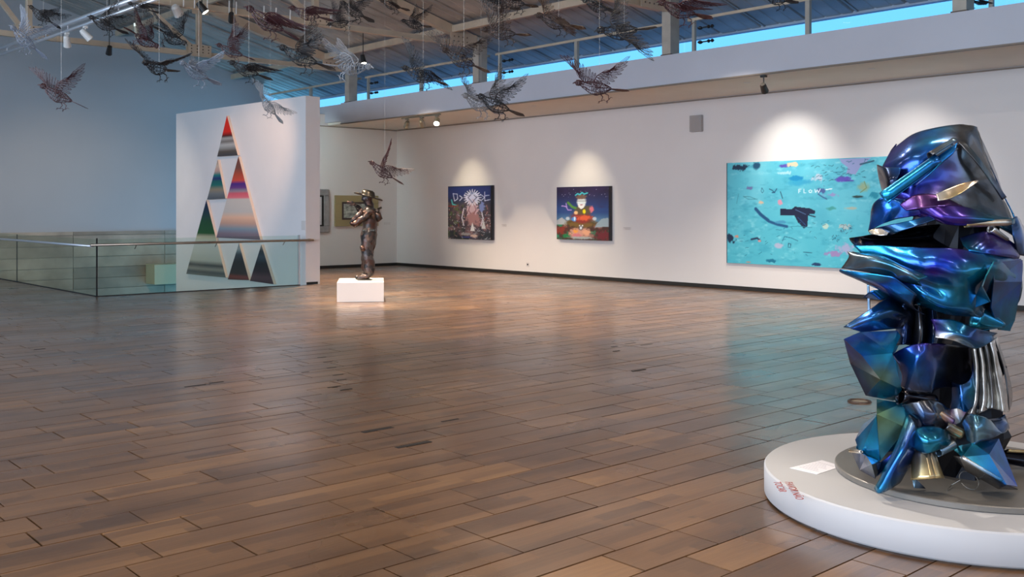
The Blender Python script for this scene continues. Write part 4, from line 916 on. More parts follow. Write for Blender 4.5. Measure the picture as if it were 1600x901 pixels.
# dark inner armature, lumpy, standing on the disc
mb = MB(); prof = [(.23,DH),(.26,.2),(.20,.4),(.22,.6),(.17,.75),(.20,.95),(.25,1.15),(.20,1.35),(.17,1.55),(.10,1.75),(.02,1.80)]; n = 20
for i, (r_, z_) in enumerate(prof):
    for k in range(n):
        an = 2*math.pi*k/n; rr = r_*(1+.18*math.sin(3*an+i)+.1*math.sin(7*an+2*i)); mb.v.append((-.03+.10*max(0, z_-1)*.5+rr*math.cos(an), rr*math.sin(an)*.9, z_))
for i in range(len(prof)-1):
    for k in range(n): mb.f.append([i*n+k, i*n+(k+1) % n, (i+1)*n+(k+1) % n, (i+1)*n+k]); mb.m.append(0)
loc_build(mb, 'inner_armature', mat('armature_black', (.008,.009,.014), .45, .6), sculp)

HS = 'folded_sheet'
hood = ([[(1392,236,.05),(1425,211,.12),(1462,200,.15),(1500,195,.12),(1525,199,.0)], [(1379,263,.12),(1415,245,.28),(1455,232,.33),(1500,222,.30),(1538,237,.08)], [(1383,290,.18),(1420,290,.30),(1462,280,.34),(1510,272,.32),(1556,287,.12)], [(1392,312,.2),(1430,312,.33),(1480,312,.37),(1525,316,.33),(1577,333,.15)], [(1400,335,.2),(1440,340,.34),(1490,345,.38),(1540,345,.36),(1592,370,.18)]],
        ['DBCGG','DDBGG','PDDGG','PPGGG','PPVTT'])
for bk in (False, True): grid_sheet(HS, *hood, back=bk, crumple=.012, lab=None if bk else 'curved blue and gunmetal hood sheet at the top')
grid_sheet(HS, [[(1392,236,.05),(1380,262,.12),(1378,290,.14)], [(1400,225,-.06),(1388,262,-.08),(1392,300,-.08)]], ['DDN','DNK'])
grid_sheet(HS, [[(1518,198,0),(1527,204,-.12)], [(1540,243,.02),(1550,254,-.12)], [(1560,290,.05),(1568,303,-.14)], [(1582,333,.10),(1596,360,-.12)], [(1594,380,.15),(1606,402,-.06)]], ['GN','GN','NB','BN','BN'], lab='dark side strip down the right of the hood')
grid_sheet(HS, [[(1497,222,.34),(1508,222,.33)], [(1524,252,.36),(1531,249,.33)], [(1548,284,.30),(1554,281,.25)], [(1566,312,.22),(1572,308,.2)]], ['GG','GL','LN','NN'], crumple=.004)
grid_sheet(HS, [[(1578,345,.25),(1588,338,.15),(1598,352,.02)], [(1584,372,.28),(1598,368,.2),(1608,384,.02)], [(1590,398,.22),(1600,400,.16),(1609,404,.0)]], ['NBN','NBK','KNK'])
roll('rolled_sheet', (1381,309,.40), (1466,248,.44), .036, .030, 'C', 'B', lab='bright blue rolled tube slanting across the hood')
roll('rolled_sheet', (1456,247,.44), (1494,223,.42), .038, .034, 'G', 'L', arc=220)
grid_sheet(HS, [[(1466,244,.42),(1497,222,.40)], [(1462,262,.44),(1488,240,.42)], [(1428,292,.40),(1460,262,.40)]], ['BC','CB','PB'], crumple=.006)
grid_sheet(HS, [[(1371,257,.1),(1384,261,.26),(1408,262,.33)], [(1374,280,.12),(1388,282,.33),(1404,276,.36)], [(1379,299,.14),(1385,300,.28),(1392,300,.36)]], ['KNB','KKN','KNK'], lab='small dark folded pocket on the left')
grid_sheet(HS, [[(1361,331,.22),(1367,316,.30),(1382,308,.36),(1420,312,.37),(1445,302,.38)], [(1360,345,.24),(1385,330,.36),(1405,323,.38),(1425,326,.40),(1450,322,.4)], [(1357,361,.22),(1378,350,.32),(1398,343,.36),(1425,338,.40),(1455,330,.4)]], ['KNBND','BBBNP','NBNDP'])
grid_sheet(HS, [[(1462,303,.47),(1478,296,.46),(1505,286,.43),(1528,282,.40)], [(1465,314,.49),(1482,311,.50),(1502,302,.47),(1529,283,.42)]], ['SSYS','SYYS'], crumple=.004, lab='small bright silver wedge')
grid_sheet(HS, [[(1405,320,.38),(1428,305,.43),(1462,304,.43),(1500,320,.39)], [(1416,329,.42),(1440,326,.46),(1475,323,.45),(1508,325,.41)]], ['VVVV','PVVP'], lab='violet plate in the middle of the head')
grid_sheet(HS, [[(1428,330,.38),(1455,322,.45),(1500,322,.44),(1550,336,.36),(1586,342,.25)], [(1440,336,.40),(1470,340,.47),(1505,340,.48),(1548,342,.42),(1584,350,.28)], [(1455,341,.4),(1478,350,.46),(1505,352,.46),(1545,347,.42),(1580,348,.3)]], ['DPPTT','PPPTT','PPPTB'])
roll('rolled_sheet', (1508,350,.45), (1578,347,.38), .016, .016, 'Y', 'S', arc=330)
roll('rolled_sheet', (1548,357,.38), (1573,374,.30), .020, .012, 'S', 'G', arc=330)
grid_sheet(HS, [[(1358,359,.22),(1385,352,.34),(1420,345,.42),(1452,337,.44)], [(1392,367,.32),(1400,364,.38),(1430,354,.45),(1462,343,.46)]], ['NNBN','NNNN'])
grid_sheet(HS, [[(1357,360,.25),(1375,357,.30),(1392,360,.33)], [(1360,365,.26),(1374,368,.32),(1386,367,.34)]], ['YSS','SSS'], crumple=.003)
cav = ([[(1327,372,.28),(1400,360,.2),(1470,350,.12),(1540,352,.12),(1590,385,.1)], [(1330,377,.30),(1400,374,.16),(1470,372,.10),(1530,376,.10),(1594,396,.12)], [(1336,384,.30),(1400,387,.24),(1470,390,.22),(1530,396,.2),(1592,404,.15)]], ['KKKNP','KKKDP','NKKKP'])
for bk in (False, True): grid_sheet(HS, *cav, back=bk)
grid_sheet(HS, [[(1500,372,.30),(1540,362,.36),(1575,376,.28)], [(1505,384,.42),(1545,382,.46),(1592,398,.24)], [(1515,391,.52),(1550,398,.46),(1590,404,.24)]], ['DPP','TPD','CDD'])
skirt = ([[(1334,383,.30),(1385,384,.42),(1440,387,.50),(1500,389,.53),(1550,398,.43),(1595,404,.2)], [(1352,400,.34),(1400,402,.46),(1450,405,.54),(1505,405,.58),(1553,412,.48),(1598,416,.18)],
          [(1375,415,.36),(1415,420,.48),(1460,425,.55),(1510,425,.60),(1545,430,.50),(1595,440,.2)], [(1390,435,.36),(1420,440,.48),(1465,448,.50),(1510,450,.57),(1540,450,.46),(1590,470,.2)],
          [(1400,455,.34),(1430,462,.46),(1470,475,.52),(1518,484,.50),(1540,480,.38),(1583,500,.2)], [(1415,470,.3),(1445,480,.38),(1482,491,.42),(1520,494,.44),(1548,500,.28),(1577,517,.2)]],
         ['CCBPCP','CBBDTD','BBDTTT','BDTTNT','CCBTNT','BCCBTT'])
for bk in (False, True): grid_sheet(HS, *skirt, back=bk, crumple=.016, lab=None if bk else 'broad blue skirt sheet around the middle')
facets(HS, [(1553,408,.53),(1535,447,.63),(1547,471,.60),(1525,480,.53),(1526,460,.52),(1541,430,.60)], [[0,5,1,4],[1,2,3,4]], 'TLTTTT')
facets(HS, [(1550,410,.5),(1597,406,.22),(1596,440,.24),(1585,500,.25),(1577,517,.28),(1560,515,.34),(1548,480,.42),(1552,440,.47)], [[0,1,2,7],[7,2,3,6],[6,3,4,5]], 'DDBTTTBN', lab='flat blue panel at the right edge')
wing = ([[(1324,393,.30),(1350,397,.40),(1375,399,.47),(1412,416,.58),(1450,432,.63)], [(1327,402,.34),(1360,404,.50),(1395,414,.60),(1420,427,.66),(1436,438,.66)], [(1315,419,.32),(1350,424,.44),(1385,430,.52),(1402,437,.56),(1440,446,.60)]], ['GTTTT','GLTLT','GGTNT'])
grid_sheet(HS, *wing, crumple=.006, lab='pointed grey-teal wing sheet on the left')
grid_sheet(HS, [[(1312,421,.33),(1345,425,.46),(1383,430,.55),(1402,436,.58),(1432,460,.58)], [(1314,425,.3),(1340,434,.42),(1370,444,.48),(1400,461,.5),(1427,478,.5)], [(1330,432,.24),(1355,443,.30),(1385,458,.36),(1412,475,.4),(1445,492,.42)]], ['BCCBN','BBPNG','NNNNN'], crumple=.008)
grid_sheet(HS, *[[[(p[0], p[1], p[2]*.8) for p in r] for r in wing[0]], wing[1]], back=True)
grid_sheet(HS, [[(1348,464,.2),(1365,453,.27),(1395,455,.2)], [(1360,466,.2),(1380,468,.27),(1402,460,.2)]], ['NBK','BNK'])
grid_sheet(HS, [[(1355,441,.05),(1358,441,.06)], [(1356,490,.05),(1360,490,.06)]], ['LL','LL'], crumple=0)
fin = ([[(1318,511,.35),(1355,487,.42),(1392,464,.38),(1428,476,.3)], [(1330,513,.38),(1360,498,.47),(1392,486,.46),(1430,490,.35)], [(1345,518,.35),(1375,515,.42),(1402,513,.4),(1428,512,.32)]], ['NBNK','LBNK','NNKK'])
for bk in (False, True): grid_sheet(HS, *fin, back=bk)
for (xa, xb_, c) in ((1398,1425,'KNNK'), (1425,1448,'NKGK'), (1446,1470,'KNKK')):
    grid_sheet(HS, [[(xa,478,.30),((xa+xb_)/2,476,.40),(xb_,482,.30)], [(xa+2,510,.30),((xa+xb_)/2+2,512,.38),(xb_+2,512,.30)], [(xa-2,540,.32),((xa+xb_)/2,538,.42),(xb_,540,.32)]], [c[:3], c[1:], c[:3]])
bxv = [(1319,530,.35),(1344,519,.30),(1402,517,.38),(1407,526,.42),(1394,552,.54),(1409,608,.46),(1396,625,.35),(1353,617,.30),(1329,567,.26),(1348,556,.53),(1376,592,.52)]
bxf = [[0,1,2,4,9],[0,9,8],[9,4,10],[8,9,10,7],[10,4,5,6],[7,10,6],[2,3,4]]
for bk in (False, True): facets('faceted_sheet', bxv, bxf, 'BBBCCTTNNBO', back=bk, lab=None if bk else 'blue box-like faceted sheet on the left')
grid_sheet(HS, [[(1396,553,.44),(1420,540,.50),(1447,536,.52),(1482,538,.42),(1522,541,.3)], [(1405,575,.40),(1425,572,.52),(1441,562,.54),(1480,575,.38),(1522,582,.3)], [(1408,605,.4),(1420,612,.46),(1450,614,.50),(1480,604,.36),(1527,622,.3)]], ['DDPKK','DBBKK','KGKKN'], crumple=.02)
roll('rolled_sheet', (1407,618,.44), (1460,628,.42), .05, .04, 'K', 'K', arc=320)
grid_sheet(HS, [[(1455,498,.45),(1490,500,.5),(1522,512,.5),(1558,520,.35)], [(1460,515,.48),(1490,519,.54),(1515,528,.54),(1552,525,.38)], [(1461,527,.5),(1490,532,.53),(1526,544,.5),(1552,531,.4)]], ['PTNN','PTNB','SSTN'], crumple=.008)
roll('rolled_sheet', (1524,496,.34), (1569,508,.36), .085, .012, 'T', 'C', arc=360)
rows = []; cols = []
for i, (xa, xb_, y1_, y2_) in enumerate(((1518,1553,546,530), (1521,1562,580,575), (1518,1572,618,622), (1509,1576,645,640))):
    rows.append([(xa+(xb_-xa)*t/8, y1_+(y2_-y1_)*t/8+(4 if i == 3 else 0)*math.sin(t), .34+.035*(t % 2)+(.03 if 0 < t < 8 else 0)) for t in range(9)]); cols.append('SSGSSGSSS')
grid_sheet(HS, rows, cols, crumple=.006, lab='silver pleated sheet on the right')
grid_sheet(HS, [[(1553,529,.26),(1557,526,.12)], [(1568,575,.26),(1572,572,.12)], [(1574,615,.28),(1581,610,.12)], [(1576,642,.28),(1580,632,.14)]], ['GS','KG','GK','KG'], crumple=.004)
grid_sheet(HS, [[(1486,596,.35),(1500,600,.42),(1515,592,.40),(1521,562,.36)], [(1487,620,.35),(1503,625,.44),(1517,612,.42),(1526,600,.38)], [(1484,642,.35),(1506,646,.42),(1521,634,.4),(1530,640,.38)]], ['KNNK','NBTK','KBNK'])
facets('faceted_sheet', [(1370,624,.3),(1411,630,.42),(1419,648,.44),(1417,668,.47),(1375,720,.36),(1370,647,.44)], [[0,1,2,3,5],[5,3,4]], 'TTTOTO', lab='teal faceted sheet low on the left')
facets('faceted_sheet', [(1370,650,.40),(1368,648,.2),(1348,664,.2),(1337,687,.2),(1345,710,.28),(1375,720,.36)], [[0,1,2],[0,2,3],[0,3,4,5]], 'TNCBCC')
facets('faceted_sheet', [(1330,703,.2),(1345,706,.3),(1354,712,.36),(1376,722,.38),(1368,747,.36),(1344,734,.24),(1362,725,.45)], [[0,1,5],[1,2,6,5],[2,3,6],[6,3,4],[5,6,4]], 'KNNNNNL')
roll('rolled_sheet', (1328,704,.2), (1346,706,.32), .008, .008, 'Y', 'S', arc=330)
facets('faceted_sheet', [(1370,648,-.1),(1345,670,-.22),(1338,700,-.2),(1350,745,-.3),(1400,750,-.35),(1420,700,-.3),(1410,640,-.2)], [[0,1,2,6],[2,3,5,6],[3,4,5]], 'TBTNBTN')
grid_sheet(HS, [[(1418,648,.46),(1428,660,.52),(1440,690,.46)], [(1396,704,.5),(1410,706,.57),(1428,712,.46)], [(1366,763,.48),(1376,770,.53),(1406,754,.44)]], ['TLN','TBB','TBN'], crumple=.008, lab='long narrow blue sheet slanting down to the disc')
grid_sheet(HS, [[(1376,722,.36),(1395,706,.40),(1418,672,.44)], [(1370,744,.34),(1390,728,.40),(1412,700,.44)]], ['NDN','NNK'])
roll('rolled_sheet', (1443,704,.46), (1451,748,.50), .062, .090, 'G', 'Y', arc=358, start=90, lab='gunmetal tube opening to the front at the bottom')
grid_sheet(HS, [[(1424,692,.45),(1430,670,.52),(1468,668,.52),(1490,688,.42)], [(1428,698,.50),(1445,690,.58),(1468,688,.58),(1488,692,.46)], [(1436,705,.50),(1450,708,.56),(1466,702,.56),(1480,696,.5)]], ['CTTN','CTTT','TTTN'])
roll('rolled_sheet', (1466,706,.5), (1490,693,.46), .028, .034, 'L', 'G', arc=300)
roll('rolled_sheet', (1464,644,.46), (1486,660,.46), .026, .030, 'Y', 'V', arc=300)
roll('rolled_sheet', (1476,664,.48), (1500,678,.46), .028, .032, 'G', 'Y', arc=320)
facets('faceted_sheet', [(1484,640,.40),(1495,638,.42),(1510,642,.42),(1500,660,.45),(1488,665,.45)], [[0,1,3,4],[1,2,3]], 'VSVLV')
grid_sheet(HS, [[(1503,662,.38),(1512,648,.46),(1525,648,.5),(1545,655,.46),(1553,662,.4)], [(1508,672,.42),(1518,668,.50),(1530,670,.54),(1550,672,.48),(1560,672,.42)], [(1512,688,.42),(1522,694,.5),(1532,688,.52),(1550,684,.48),(1566,676,.4)]], ['LLTLT','TLLLB','CLLNL'], lab='curled grey-teal ribbon right of the middle')
grid_sheet(HS, [[(1542,654,.36),(1560,653,.30),(1570,647,.26)], [(1552,664,.40),(1572,660,.30),(1577,668,.22)], [(1552,679,.42),(1568,676,.34),(1577,668,.24)]], ['NNN','KBN','BLN'])
facets('faceted_sheet', [(1486,700,.42),(1520,692,.50),(1560,685,.40),(1589,760,.50),(1572,757,.62),(1504,714,.54),(1545,710,.55)], [[0,1,5],[1,2,6],[1,6,5],[2,3,6],[6,3,4],[6,4,5]], 'TTBBBTB', lab='blue triangular sheet at the lower right')
facets('faceted_sheet', [(1500,714,.52),(1572,757,.60),(1590,764,.50),(1560,763,.45),(1510,735,.40),(1490,712,.40)], [[0,1,3,4],[0,4,5],[1,2,3]], 'SNKKKG')
roll('rolled_sheet', (1503,714,.555), (1566,751,.63), .010, .006, 'S', 'C', arc=330)
facets('faceted_sheet', [(1555,684,-.1),(1582,720,-.1),(1588,757,-.2),(1540,750,-.4),(1480,755,-.42),(1470,700,-.3),(1500,650,-.25)], [[0,1,5,6],[1,2,3,5],[3,4,5]], 'TBNBTNB')
facets('faceted_sheet', [(1400,560,-.2),(1460,540,-.42),(1540,545,-.4),(1570,600,-.3),(1560,650,-.25),(1480,660,-.4),(1410,650,-.3)], [[0,1,6],[1,2,5,6],[2,3,4,5]], 'TBNSSNB')
grid_sheet(HS, [[(1408,632,.42),(1432,627,.5),(1460,624,.48),(1482,640,.4)], [(1420,650,.44),(1440,648,.52),(1465,646,.50),(1486,655,.42)], [(1430,671,.45),(1447,668,.52),(1475,670,.48),(1490,662,.4)]], ['KGKK','KNGK','NKKV'], crumple=.02)
roll('rolled_sheet', (1572,712,.04), (1618,718,.02), .038, .05, 'K', 'K', arc=200, start=160)
roll('rolled_sheet', (1574,704,.04), (1612,706,.02), .008, .008, 'Y', 'Y', arc=330)
facets('faceted_sheet', [(1423,736,.42),(1428,762,.45),(1446,768,.42),(1431,748,.44)], [[0,1,3],[1,2,3]], 'LLKL')
wr_ = MB(); pts = [Vector((Q(1480,770,.45).x, -.45, DH+.004)), Vector((Q(1492,760,.42).x, -.38, DH+.01))]
cxr = Q(1514,757,.40)
pts += [Vector((cxr.x+.045*math.cos(a), -.40+.04*math.sin(a), DH+.04+.035*math.sin(a))) for a in np.linspace(math.pi, -math.pi*.9, 18)]
wr_.tube(pts, .0022, 6); loc_build(wr_, 'thin_wire', mat('wire_grey', (.25,.24,.22), .4, .8), sculp)
# ------------------------------------------------------------------ wire birds hanging from the roof
BR = .0056
def bird_meshes():
    out = {}
    def st_(x):   # body radius (width, height) and centre height along the axis, x 0 = tail base .. 1 head base
        prof = [(0,.020,.018,.0),(.12,.055,.05,-.004),(.3,.095,.095,-.014),(.5,.115,.118,-.018),(.7,.10,.105,-.008),(.85,.068,.072,.012),(1,.048,.052,.03)]
        for (a, b) in zip(prof[:-1], prof[1:]):
            if x <= b[0]:
                t = (x-a[0])/(b[0]-a[0]); t = t*t*(3-2*t); return [a[i]+(b[i]-a[i])*t for i in (1,2,3)]
        return prof[-1][1:]
    X0, X1 = .30-.5, .80-.5     # body along x
    def P(x, an): w, h, c = st_(x); return Vector((X0+(X1-X0)*x, w*math.cos(an), c+h*math.sin(an)))
    mb = MB(); r = random.Random(2)
    for k in range(9): an = 2*math.pi*k/9; mb.tube([P(x, an) for x in np.linspace(0, 1, 9)], BR, 3, caps=False)
    for x in np.linspace(.06, .97, 8): mb.tube([P(x, 2*math.pi*k/9) for k in range(9)], BR*.9, 3, closed=True)
    for i in range(18):
        x = r.uniform(.1, .95); an = r.uniform(0, 6.28); pts = []
        for s in range(5): pts.append(P(min(max(x, 0), 1), an)); x += r.uniform(-.14, .14); an += r.uniform(-.8, .8)
        mb.tube(pts, BR*.85, 3, caps=False)
    out['body'] = mb
    mb = MB(); hc = Vector((X1+.065, 0, .052)); R = .052
    for k in range(5): a = math.pi*k/5; mb.tube([hc+Vector((R*1.15*math.cos(t), R*.9*math.sin(t)*math.cos(a), R*math.sin(t)*math.sin(a))) for t in np.linspace(0, 6.28, 9)[:-1]], BR, 3, closed=True)
    for x in (-.03, 0, .03): mb.tube([hc+Vector((x, .045*math.cos(t), .05*math.sin(t))) for t in np.linspace(0, 6.28, 8)[:-1]], BR, 3, closed=True)
    for i in range(8):
        a, b = r.uniform(0, 6.28), r.uniform(0, 6.28); mb.tube([hc+Vector((R*math.cos(a+s*.7), R*.9*math.sin(a+s*.7)*math.cos(b+s*.3), R*math.sin(a+s*.7)*math.sin(b+s*.3))) for s in range(4)], BR*.85, 3, caps=False)
    for k in range(6): an = 2*math.pi*k/6; mb.tube([P(.95, an), Vector((X1+.03, .04*math.cos(an), .05+.042*math.sin(an)))], BR, 3, caps=False)
    out['head'] = mb
    mb = MB(); tip = hc+Vector((R+.055, 0, -.022))
    for v in ((.035,.014,.010),(.035,-.014,.010),(.035,.012,-.014),(.035,-.012,-.014)): mb.tube([hc+Vector(v)+Vector((.008,0,0)), (hc+Vector((R+.02, v[1]*.5, v[2]*.6))), tip], [BR*1.3, BR*1.2, BR*.5], 4)
    mb.tube([hc+Vector((.05,0,.004)), tip+Vector((-.01,0,.0))], [.013,.004], 5); out['beak'] = mb
    mb = MB()
    for k in range(-3, 4):
        a = k*.105; L = .34-.02*abs(k); b0 = P(.04, 0); b0.y = .012*k; d = Vector((-math.cos(a), math.sin(a), -.04)); n_ = Vector((math.sin(a), math.cos(a), 0)); w = .020
        mb.tube([b0, b0+d*L*.5+n_*w, b0+d*L*.93+n_*w, b0+d*L, b0+d*L*.93-n_*w, b0+d*L*.5-n_*w], BR*.9, 3, closed=True); mb.tube([b0, b0+d*L*.97], BR*.8, 3, caps=False)
    out['tail'] = mb
    def wing(fold):
        mb = MB(); rr = random.Random(5+fold)
        bone = [Vector((0,0,0)), Vector((.07,.12,.0)), Vector((.06,.24,.01)), Vector((.01,.33,.0))]
        mb.tube(bone, [BR*1.8, BR*1.6, BR*1.4, BR], 4)
        N_ = 11
        for k in range(N_):
            t = k/(N_-1); u = t*3; i = min(int(u), 2); root = bone[i].lerp(bone[i+1], u-i)
            a = math.radians((170-78*t**1.3) if not fold else (172-40*t)); L = (.24+.20*t-.02*(k % 2)) if not fold else (.20+.30*t)
            d = Vector((math.cos(a), math.sin(a), .0)); n_ = Vector((-d.y, d.x, 0)); w = .017+.004*t
            z = Vector((0,0,.03*t))
            mb.tube([root, root+d*L*.45+n_*w, root+d*L*.88+n_*w+z, root+d*L+z*1.3, root+d*L*.88-n_*w+z, root+d*L*.45-n_*w], BR*.85, 3, closed=True)
            mb.tube([root, root+d*L*.96+z], BR*.75, 3, caps=False)
            for s in (.35,.55,.75):
                if (k+int(s*20)) % 3 == 0: mb.tube([root+d*L*s-n_*w*.9, root+d*L*(s+.08)+n_*w*.9], BR*.6, 3, caps=False)
            mb.tube([root, root+d*L*.42+n_*w*1.5+Vector((0,0,.012)), root+d*L*.46, root+d*L*.42-n_*w*1.5], BR*.8, 3, closed=True)
        for q in range(5):
            t = rr.random()*3; i = min(int(t), 2); p = bone[i].lerp(bone[i+1], t-i); pts = [p]
            for s in range(3): pts.append(pts[-1]+Vector((rr.uniform(-.07,.02), rr.uniform(-.03,.05), rr.uniform(-.01,.015))))
            mb.tube(pts, BR*.8, 3, caps=False)
        return mb
    out['wing'] = wing(0); out['wing_folded'] = wing(1)
    mb = MB(); mb.tube([(0,0,0), (-.03,0,-.07), (.015,0,-.13)], [.012,.009,.007], 4)
    for a in (-.5, 0, .5, 3.1): mb.tube([(.015,0,-.13), (.015+.05*math.cos(a), .05*math.sin(a), -.125), (.015+.068*math.cos(a), .07*math.sin(a), -.155)], [.007,.0065,.003], 4)
    out['leg'] = mb
    return out
BM = bird_meshes()
WIRE = {'black': mat('black_wire', (.010,.010,.013), .5), 'maroon': mat('maroon_wire', (.038,.006,.010), .5), 'brown': mat('brown_wire', (.025,.013,.010), .5),
        'white': mat('pale_grey_wire', (.22,.24,.27), .5), 'blue': mat('pale_blue_wire', (.17,.21,.28), .5)}
M_thread = mat('nylon_thread', (.42,.40,.38), .3)
BMESH = {}
def bmesh_for(part, colr):
    if (part, colr) not in BMESH: BMESH[(part, colr)] = BM[part].mesh(part, WIRE[colr])
    return BMESH[(part, colr)]
def bird(head, tail, colr, label, yaw=15, near=(62,10,0), far=(70,-20,0), roll_=0, L=.62, fold=(0,0), legs=35):
    """head / tail: pixels of beak tip and tail tip; yaw: degrees turned from the picture plane (positive = head nearer)"""
    px = math.hypot(head[0]-tail[0], head[1]-tail[1]); cy_ = math.cos(math.radians(yaw)); D = L*cy_*F/px; dl = L*math.sin(math.radians(yaw))/2
    A = at(head[0], head[1], D-dl); B_ = at(tail[0], tail[1], D+dl); fw = (A-B_); s = fw.length; fw.normalize()
    up = Vector((0,0,1)); y = up.cross(fw).normalized(); z = fw.cross(y)
    R3 = Matrix((fw, y, z)).transposed() @ Matrix.Rotation(math.radians(roll_), 3, 'X')
    c = A-fw*s*.5*1.0
    t = empty('wire_bird', (0,0,0), 0, label, 'bird sculpture', 'wire birds hanging from the roof')
    t.matrix_world = Matrix.Translation(c) @ R3.to_4x4() @ Matrix.Scale(s/ .99, 4)
    bpy.context.view_layer.update()
    def add(part, name=None, M=Matrix.Identity(4)):
        o = bpy.data.objects.new(name or part, bmesh_for(part, colr)); link(o, t); o.matrix_local = M; return o
    add('body'); add('head'); add('beak'); add('tail')
    def wingM(side, e, sw, tw):
        M = Matrix.Translation((.13, .06*side, .05)) @ Matrix.Rotation(math.radians(e)*side, 4, 'X') @ Matrix.Rotation(math.radians(sw)*side, 4, 'Z') @ Matrix.Rotation(math.radians(tw), 4, 'Y')
        if side < 0: M = M @ Matrix.Scale(-1, 4, Vector((0,1,0)))
        return M
    nearside = 1 if head[0] < tail[0] else -1
    add('wing_folded' if fold[0] else 'wing', 'wing', wingM(nearside, *near)); add('wing_folded' if fold[1] else 'wing', 'wing', wingM(-nearside, *far))
    for sd in (1, -1): add('leg', 'leg', Matrix.Translation((-.05-.03*sd, .035*sd, -.09)) @ Matrix.Rotation(math.radians(legs+12*sd), 4, 'Y'))
    top = Vector((c.x, c.y, deck_z(c.x)-.005)); th = MB(); th.v = []; th.tube([c+Vector((0,0,.05)), top], .0011, 3)
    o = th.build('hanging_thread', M_thread, t); o.matrix_parent_inverse = t.matrix_world.inverted()
    return t
BK, MR, BN, WH, BL_ = 'black', 'maroon', 'brown', 'white', 'blue'
up_ = dict(near=(75,25,0), far=(65,-30,70)); sp = dict(near=(25,10,0), far=(35,10,0)); hi = dict(near=(85,25,0), far=(80,5,20)); lo = dict(near=(-25,10,0), far=(55,15,0)); fl = dict(near=(20,45,0), far=(30,45,0), fold=(1,1))
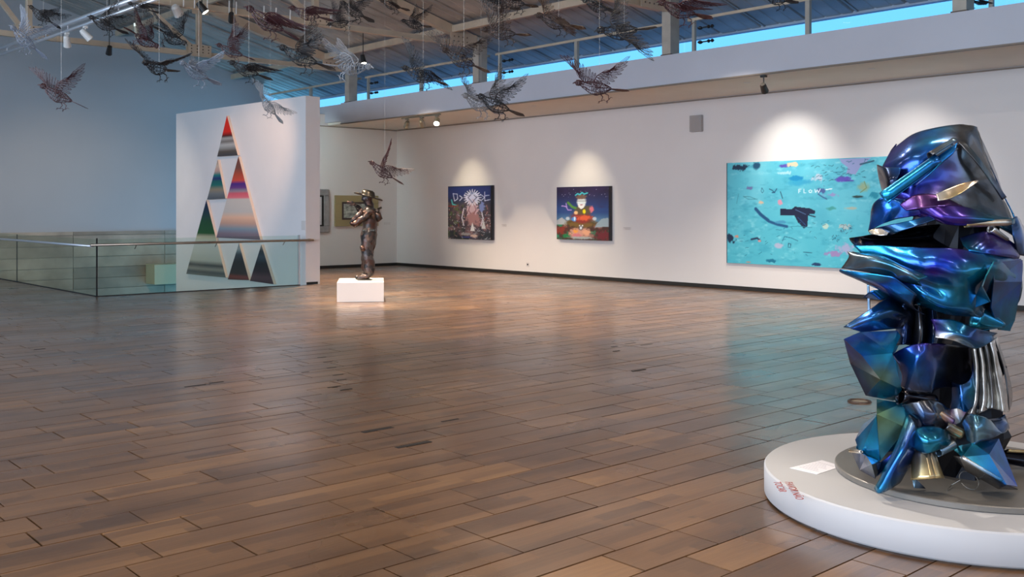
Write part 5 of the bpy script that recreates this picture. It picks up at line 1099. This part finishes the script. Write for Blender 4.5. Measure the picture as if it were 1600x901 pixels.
birds = [
 ((55,134),(136,168),MR,'maroon-black wire bird alone against the grey gable wall, one wing fanned up', dict(yaw=12, near=(82,22,0), far=(40,-60,70))),
 ((10,40),(74,91),BL_,'pale blue wire bird behind the aluminium lighting bar, far left', dict(yaw=25, **up_)),
 ((40,9),(95,44),BK,'small black wire bird at the upper left above the lighting bar', dict(yaw=25, near=(70,60,0), far=(50,30,0))),
 ((133,27),(200,52),BK,'black wire bird overlapping the upper end of the lighting bar', dict(yaw=30, near=(75,55,0), far=(80,20,0))),
 ((250,80),(196,42),MR,'maroon wire bird head down near the truss plate', dict(yaw=10, near=(60,40,0), far=(40,40,0))),
 ((293,75),(240,40),BK,'dark green-black wire bird flying downwards right beside a maroon one', dict(yaw=20, near=(50,60,0), far=(50,30,0))),
 ((220,101),(276,111),BK,'black wire bird with both wings stretched wide before the gable wall', dict(yaw=55, near=(10,0,0), far=(38,0,0))),
 ((275,98),(345,132),BL_,'pale blue wire bird with folded tail fans at the gable wall', dict(yaw=35, **sp)),
 ((333,71),(398,93),MR,'maroon wire bird just right of the bolted truss plate, wing raised', dict(L=.55, yaw=8, near=(75,20,0), far=(80,-10,0))),
 ((352,98),(425,124),BK,'black wire bird low before the gable wall with flat wings', dict(yaw=25, **fl)),
 ((402,146),(442,192),WH,'pale grey wire bird swooping before the top of the partition', dict(yaw=20, near=(70,60,0), far=(40,-65,70))),
 ((376,12),(470,62),MR,'long bright maroon wire bird high between two trusses', dict(L=.86, yaw=10, **fl)),
 ((428,75),(523,108),BK,'large dark wire bird with curled feathers under the cream rafter', dict(yaw=20, near=(20,10,0), far=(70,10,0))),
 ((447,14),(521,32),MR,'maroon-brown wire bird above the truss chord near the top edge', dict(yaw=15, **fl)),
 ((509,42),(560,30),BK,'black wire bird perched-looking with hanging claws below a larger one', dict(yaw=20, **hi)),
 ((528,4),(584,34),BK,'black wire bird directly above another, cut by the frame top', dict(yaw=30, **sp)),
 ((586,110),(505,100),WH,'white wire bird with one rounded wing above the far roof post', dict(yaw=20, near=(80,60,0), far=(60,50,0))),
 ((624,34),(674,42),BK,'small black wire bird with dangling legs in front of the second rafter', dict(yaw=25, near=(60,40,0), far=(60,20,0))),
 ((622,107),(700,132),BK,'black wire bird with a long slanting wing before the window strip', dict(yaw=10, near=(45,80,0), far=(75,-35,50), fold=(1,0))),
 ((684,78),(765,112),BN,'brown-black wire bird before the second roof post', dict(yaw=12, near=(70,35,0), far=(45,-65,50))),
 ((748,50),(829,54),BN,'brown wire bird with crossed wings and curled claws, near third purlin', dict(yaw=12, near=(72,5,0), far=(70,-25,30))),
 ((831,26),(914,44),BN,'dark brown wire bird with feathers hanging under its belly', dict(yaw=15, near=(-35,20,0), far=(50,-20,0))),
 ((748,4),(812,14),BK,'black wire bird cut by the frame top, left of the crossed-wing one', dict(yaw=20, **sp)),
 ((926,54),(1024,42),BK,'large black wire bird with wings above and below its body, beside third post', dict(yaw=15, near=(-60,25,0), far=(70,20,0))),
 ((905,2),(968,20),BK,'dark wire bird at the frame top with wing feathers hanging down', dict(L=.54, yaw=20, **lo)),
 ((1022,6),(1112,28),MR,'dark maroon wire bird at the top of the third roof post', dict(yaw=12, **fl)),
 ((1186,-6),(1246,4),BK,'black wire bird mostly above the frame before the bright window strip', dict(yaw=20, **lo)),
 ((718,150),(784,177),WH,'pale grey wire bird behind a black one before the fascia beam', dict(L=.95, yaw=35, near=(30,20,0), far=(45,-10,0))),
 ((740,151),(818,180),BK,'black wire bird with fanned wings before the fascia beam', dict(yaw=20, near=(65,30,0), far=(75,0,0))),
 ((892,133),(981,141),MR,'maroon wire bird with one narrow wing up, before the window strip and beam', dict(yaw=10, near=(72,48,0), far=(60,-40,75))),
 ((572,253),(630,287),MR,'maroon wire bird hovering above the hatted statue', dict(yaw=15, near=(70,62,0), far=(80,-5,80))),
 ((590,2),(640,16),BN,'brown wire bird at the frame top over the second rafter', dict(yaw=20, **lo)),
 ((770,-2),(840,10),BK,'black wire bird at the frame top over the brown crossed-wing one', dict(yaw=20, **sp)),
 ((1480,-8),(1540,6),BK,'black wire bird whose feathers show at the frame top by the rightmost post', dict(yaw=20, **lo)),
 ((196,6),(250,20),BK,'dark wire bird high at the left by the upper lamp', dict(L=.42, yaw=25, **fl)),
]
for (h_, t_, c_, lab, kw) in birds: bird(h_, t_, c_, lab, **kw)
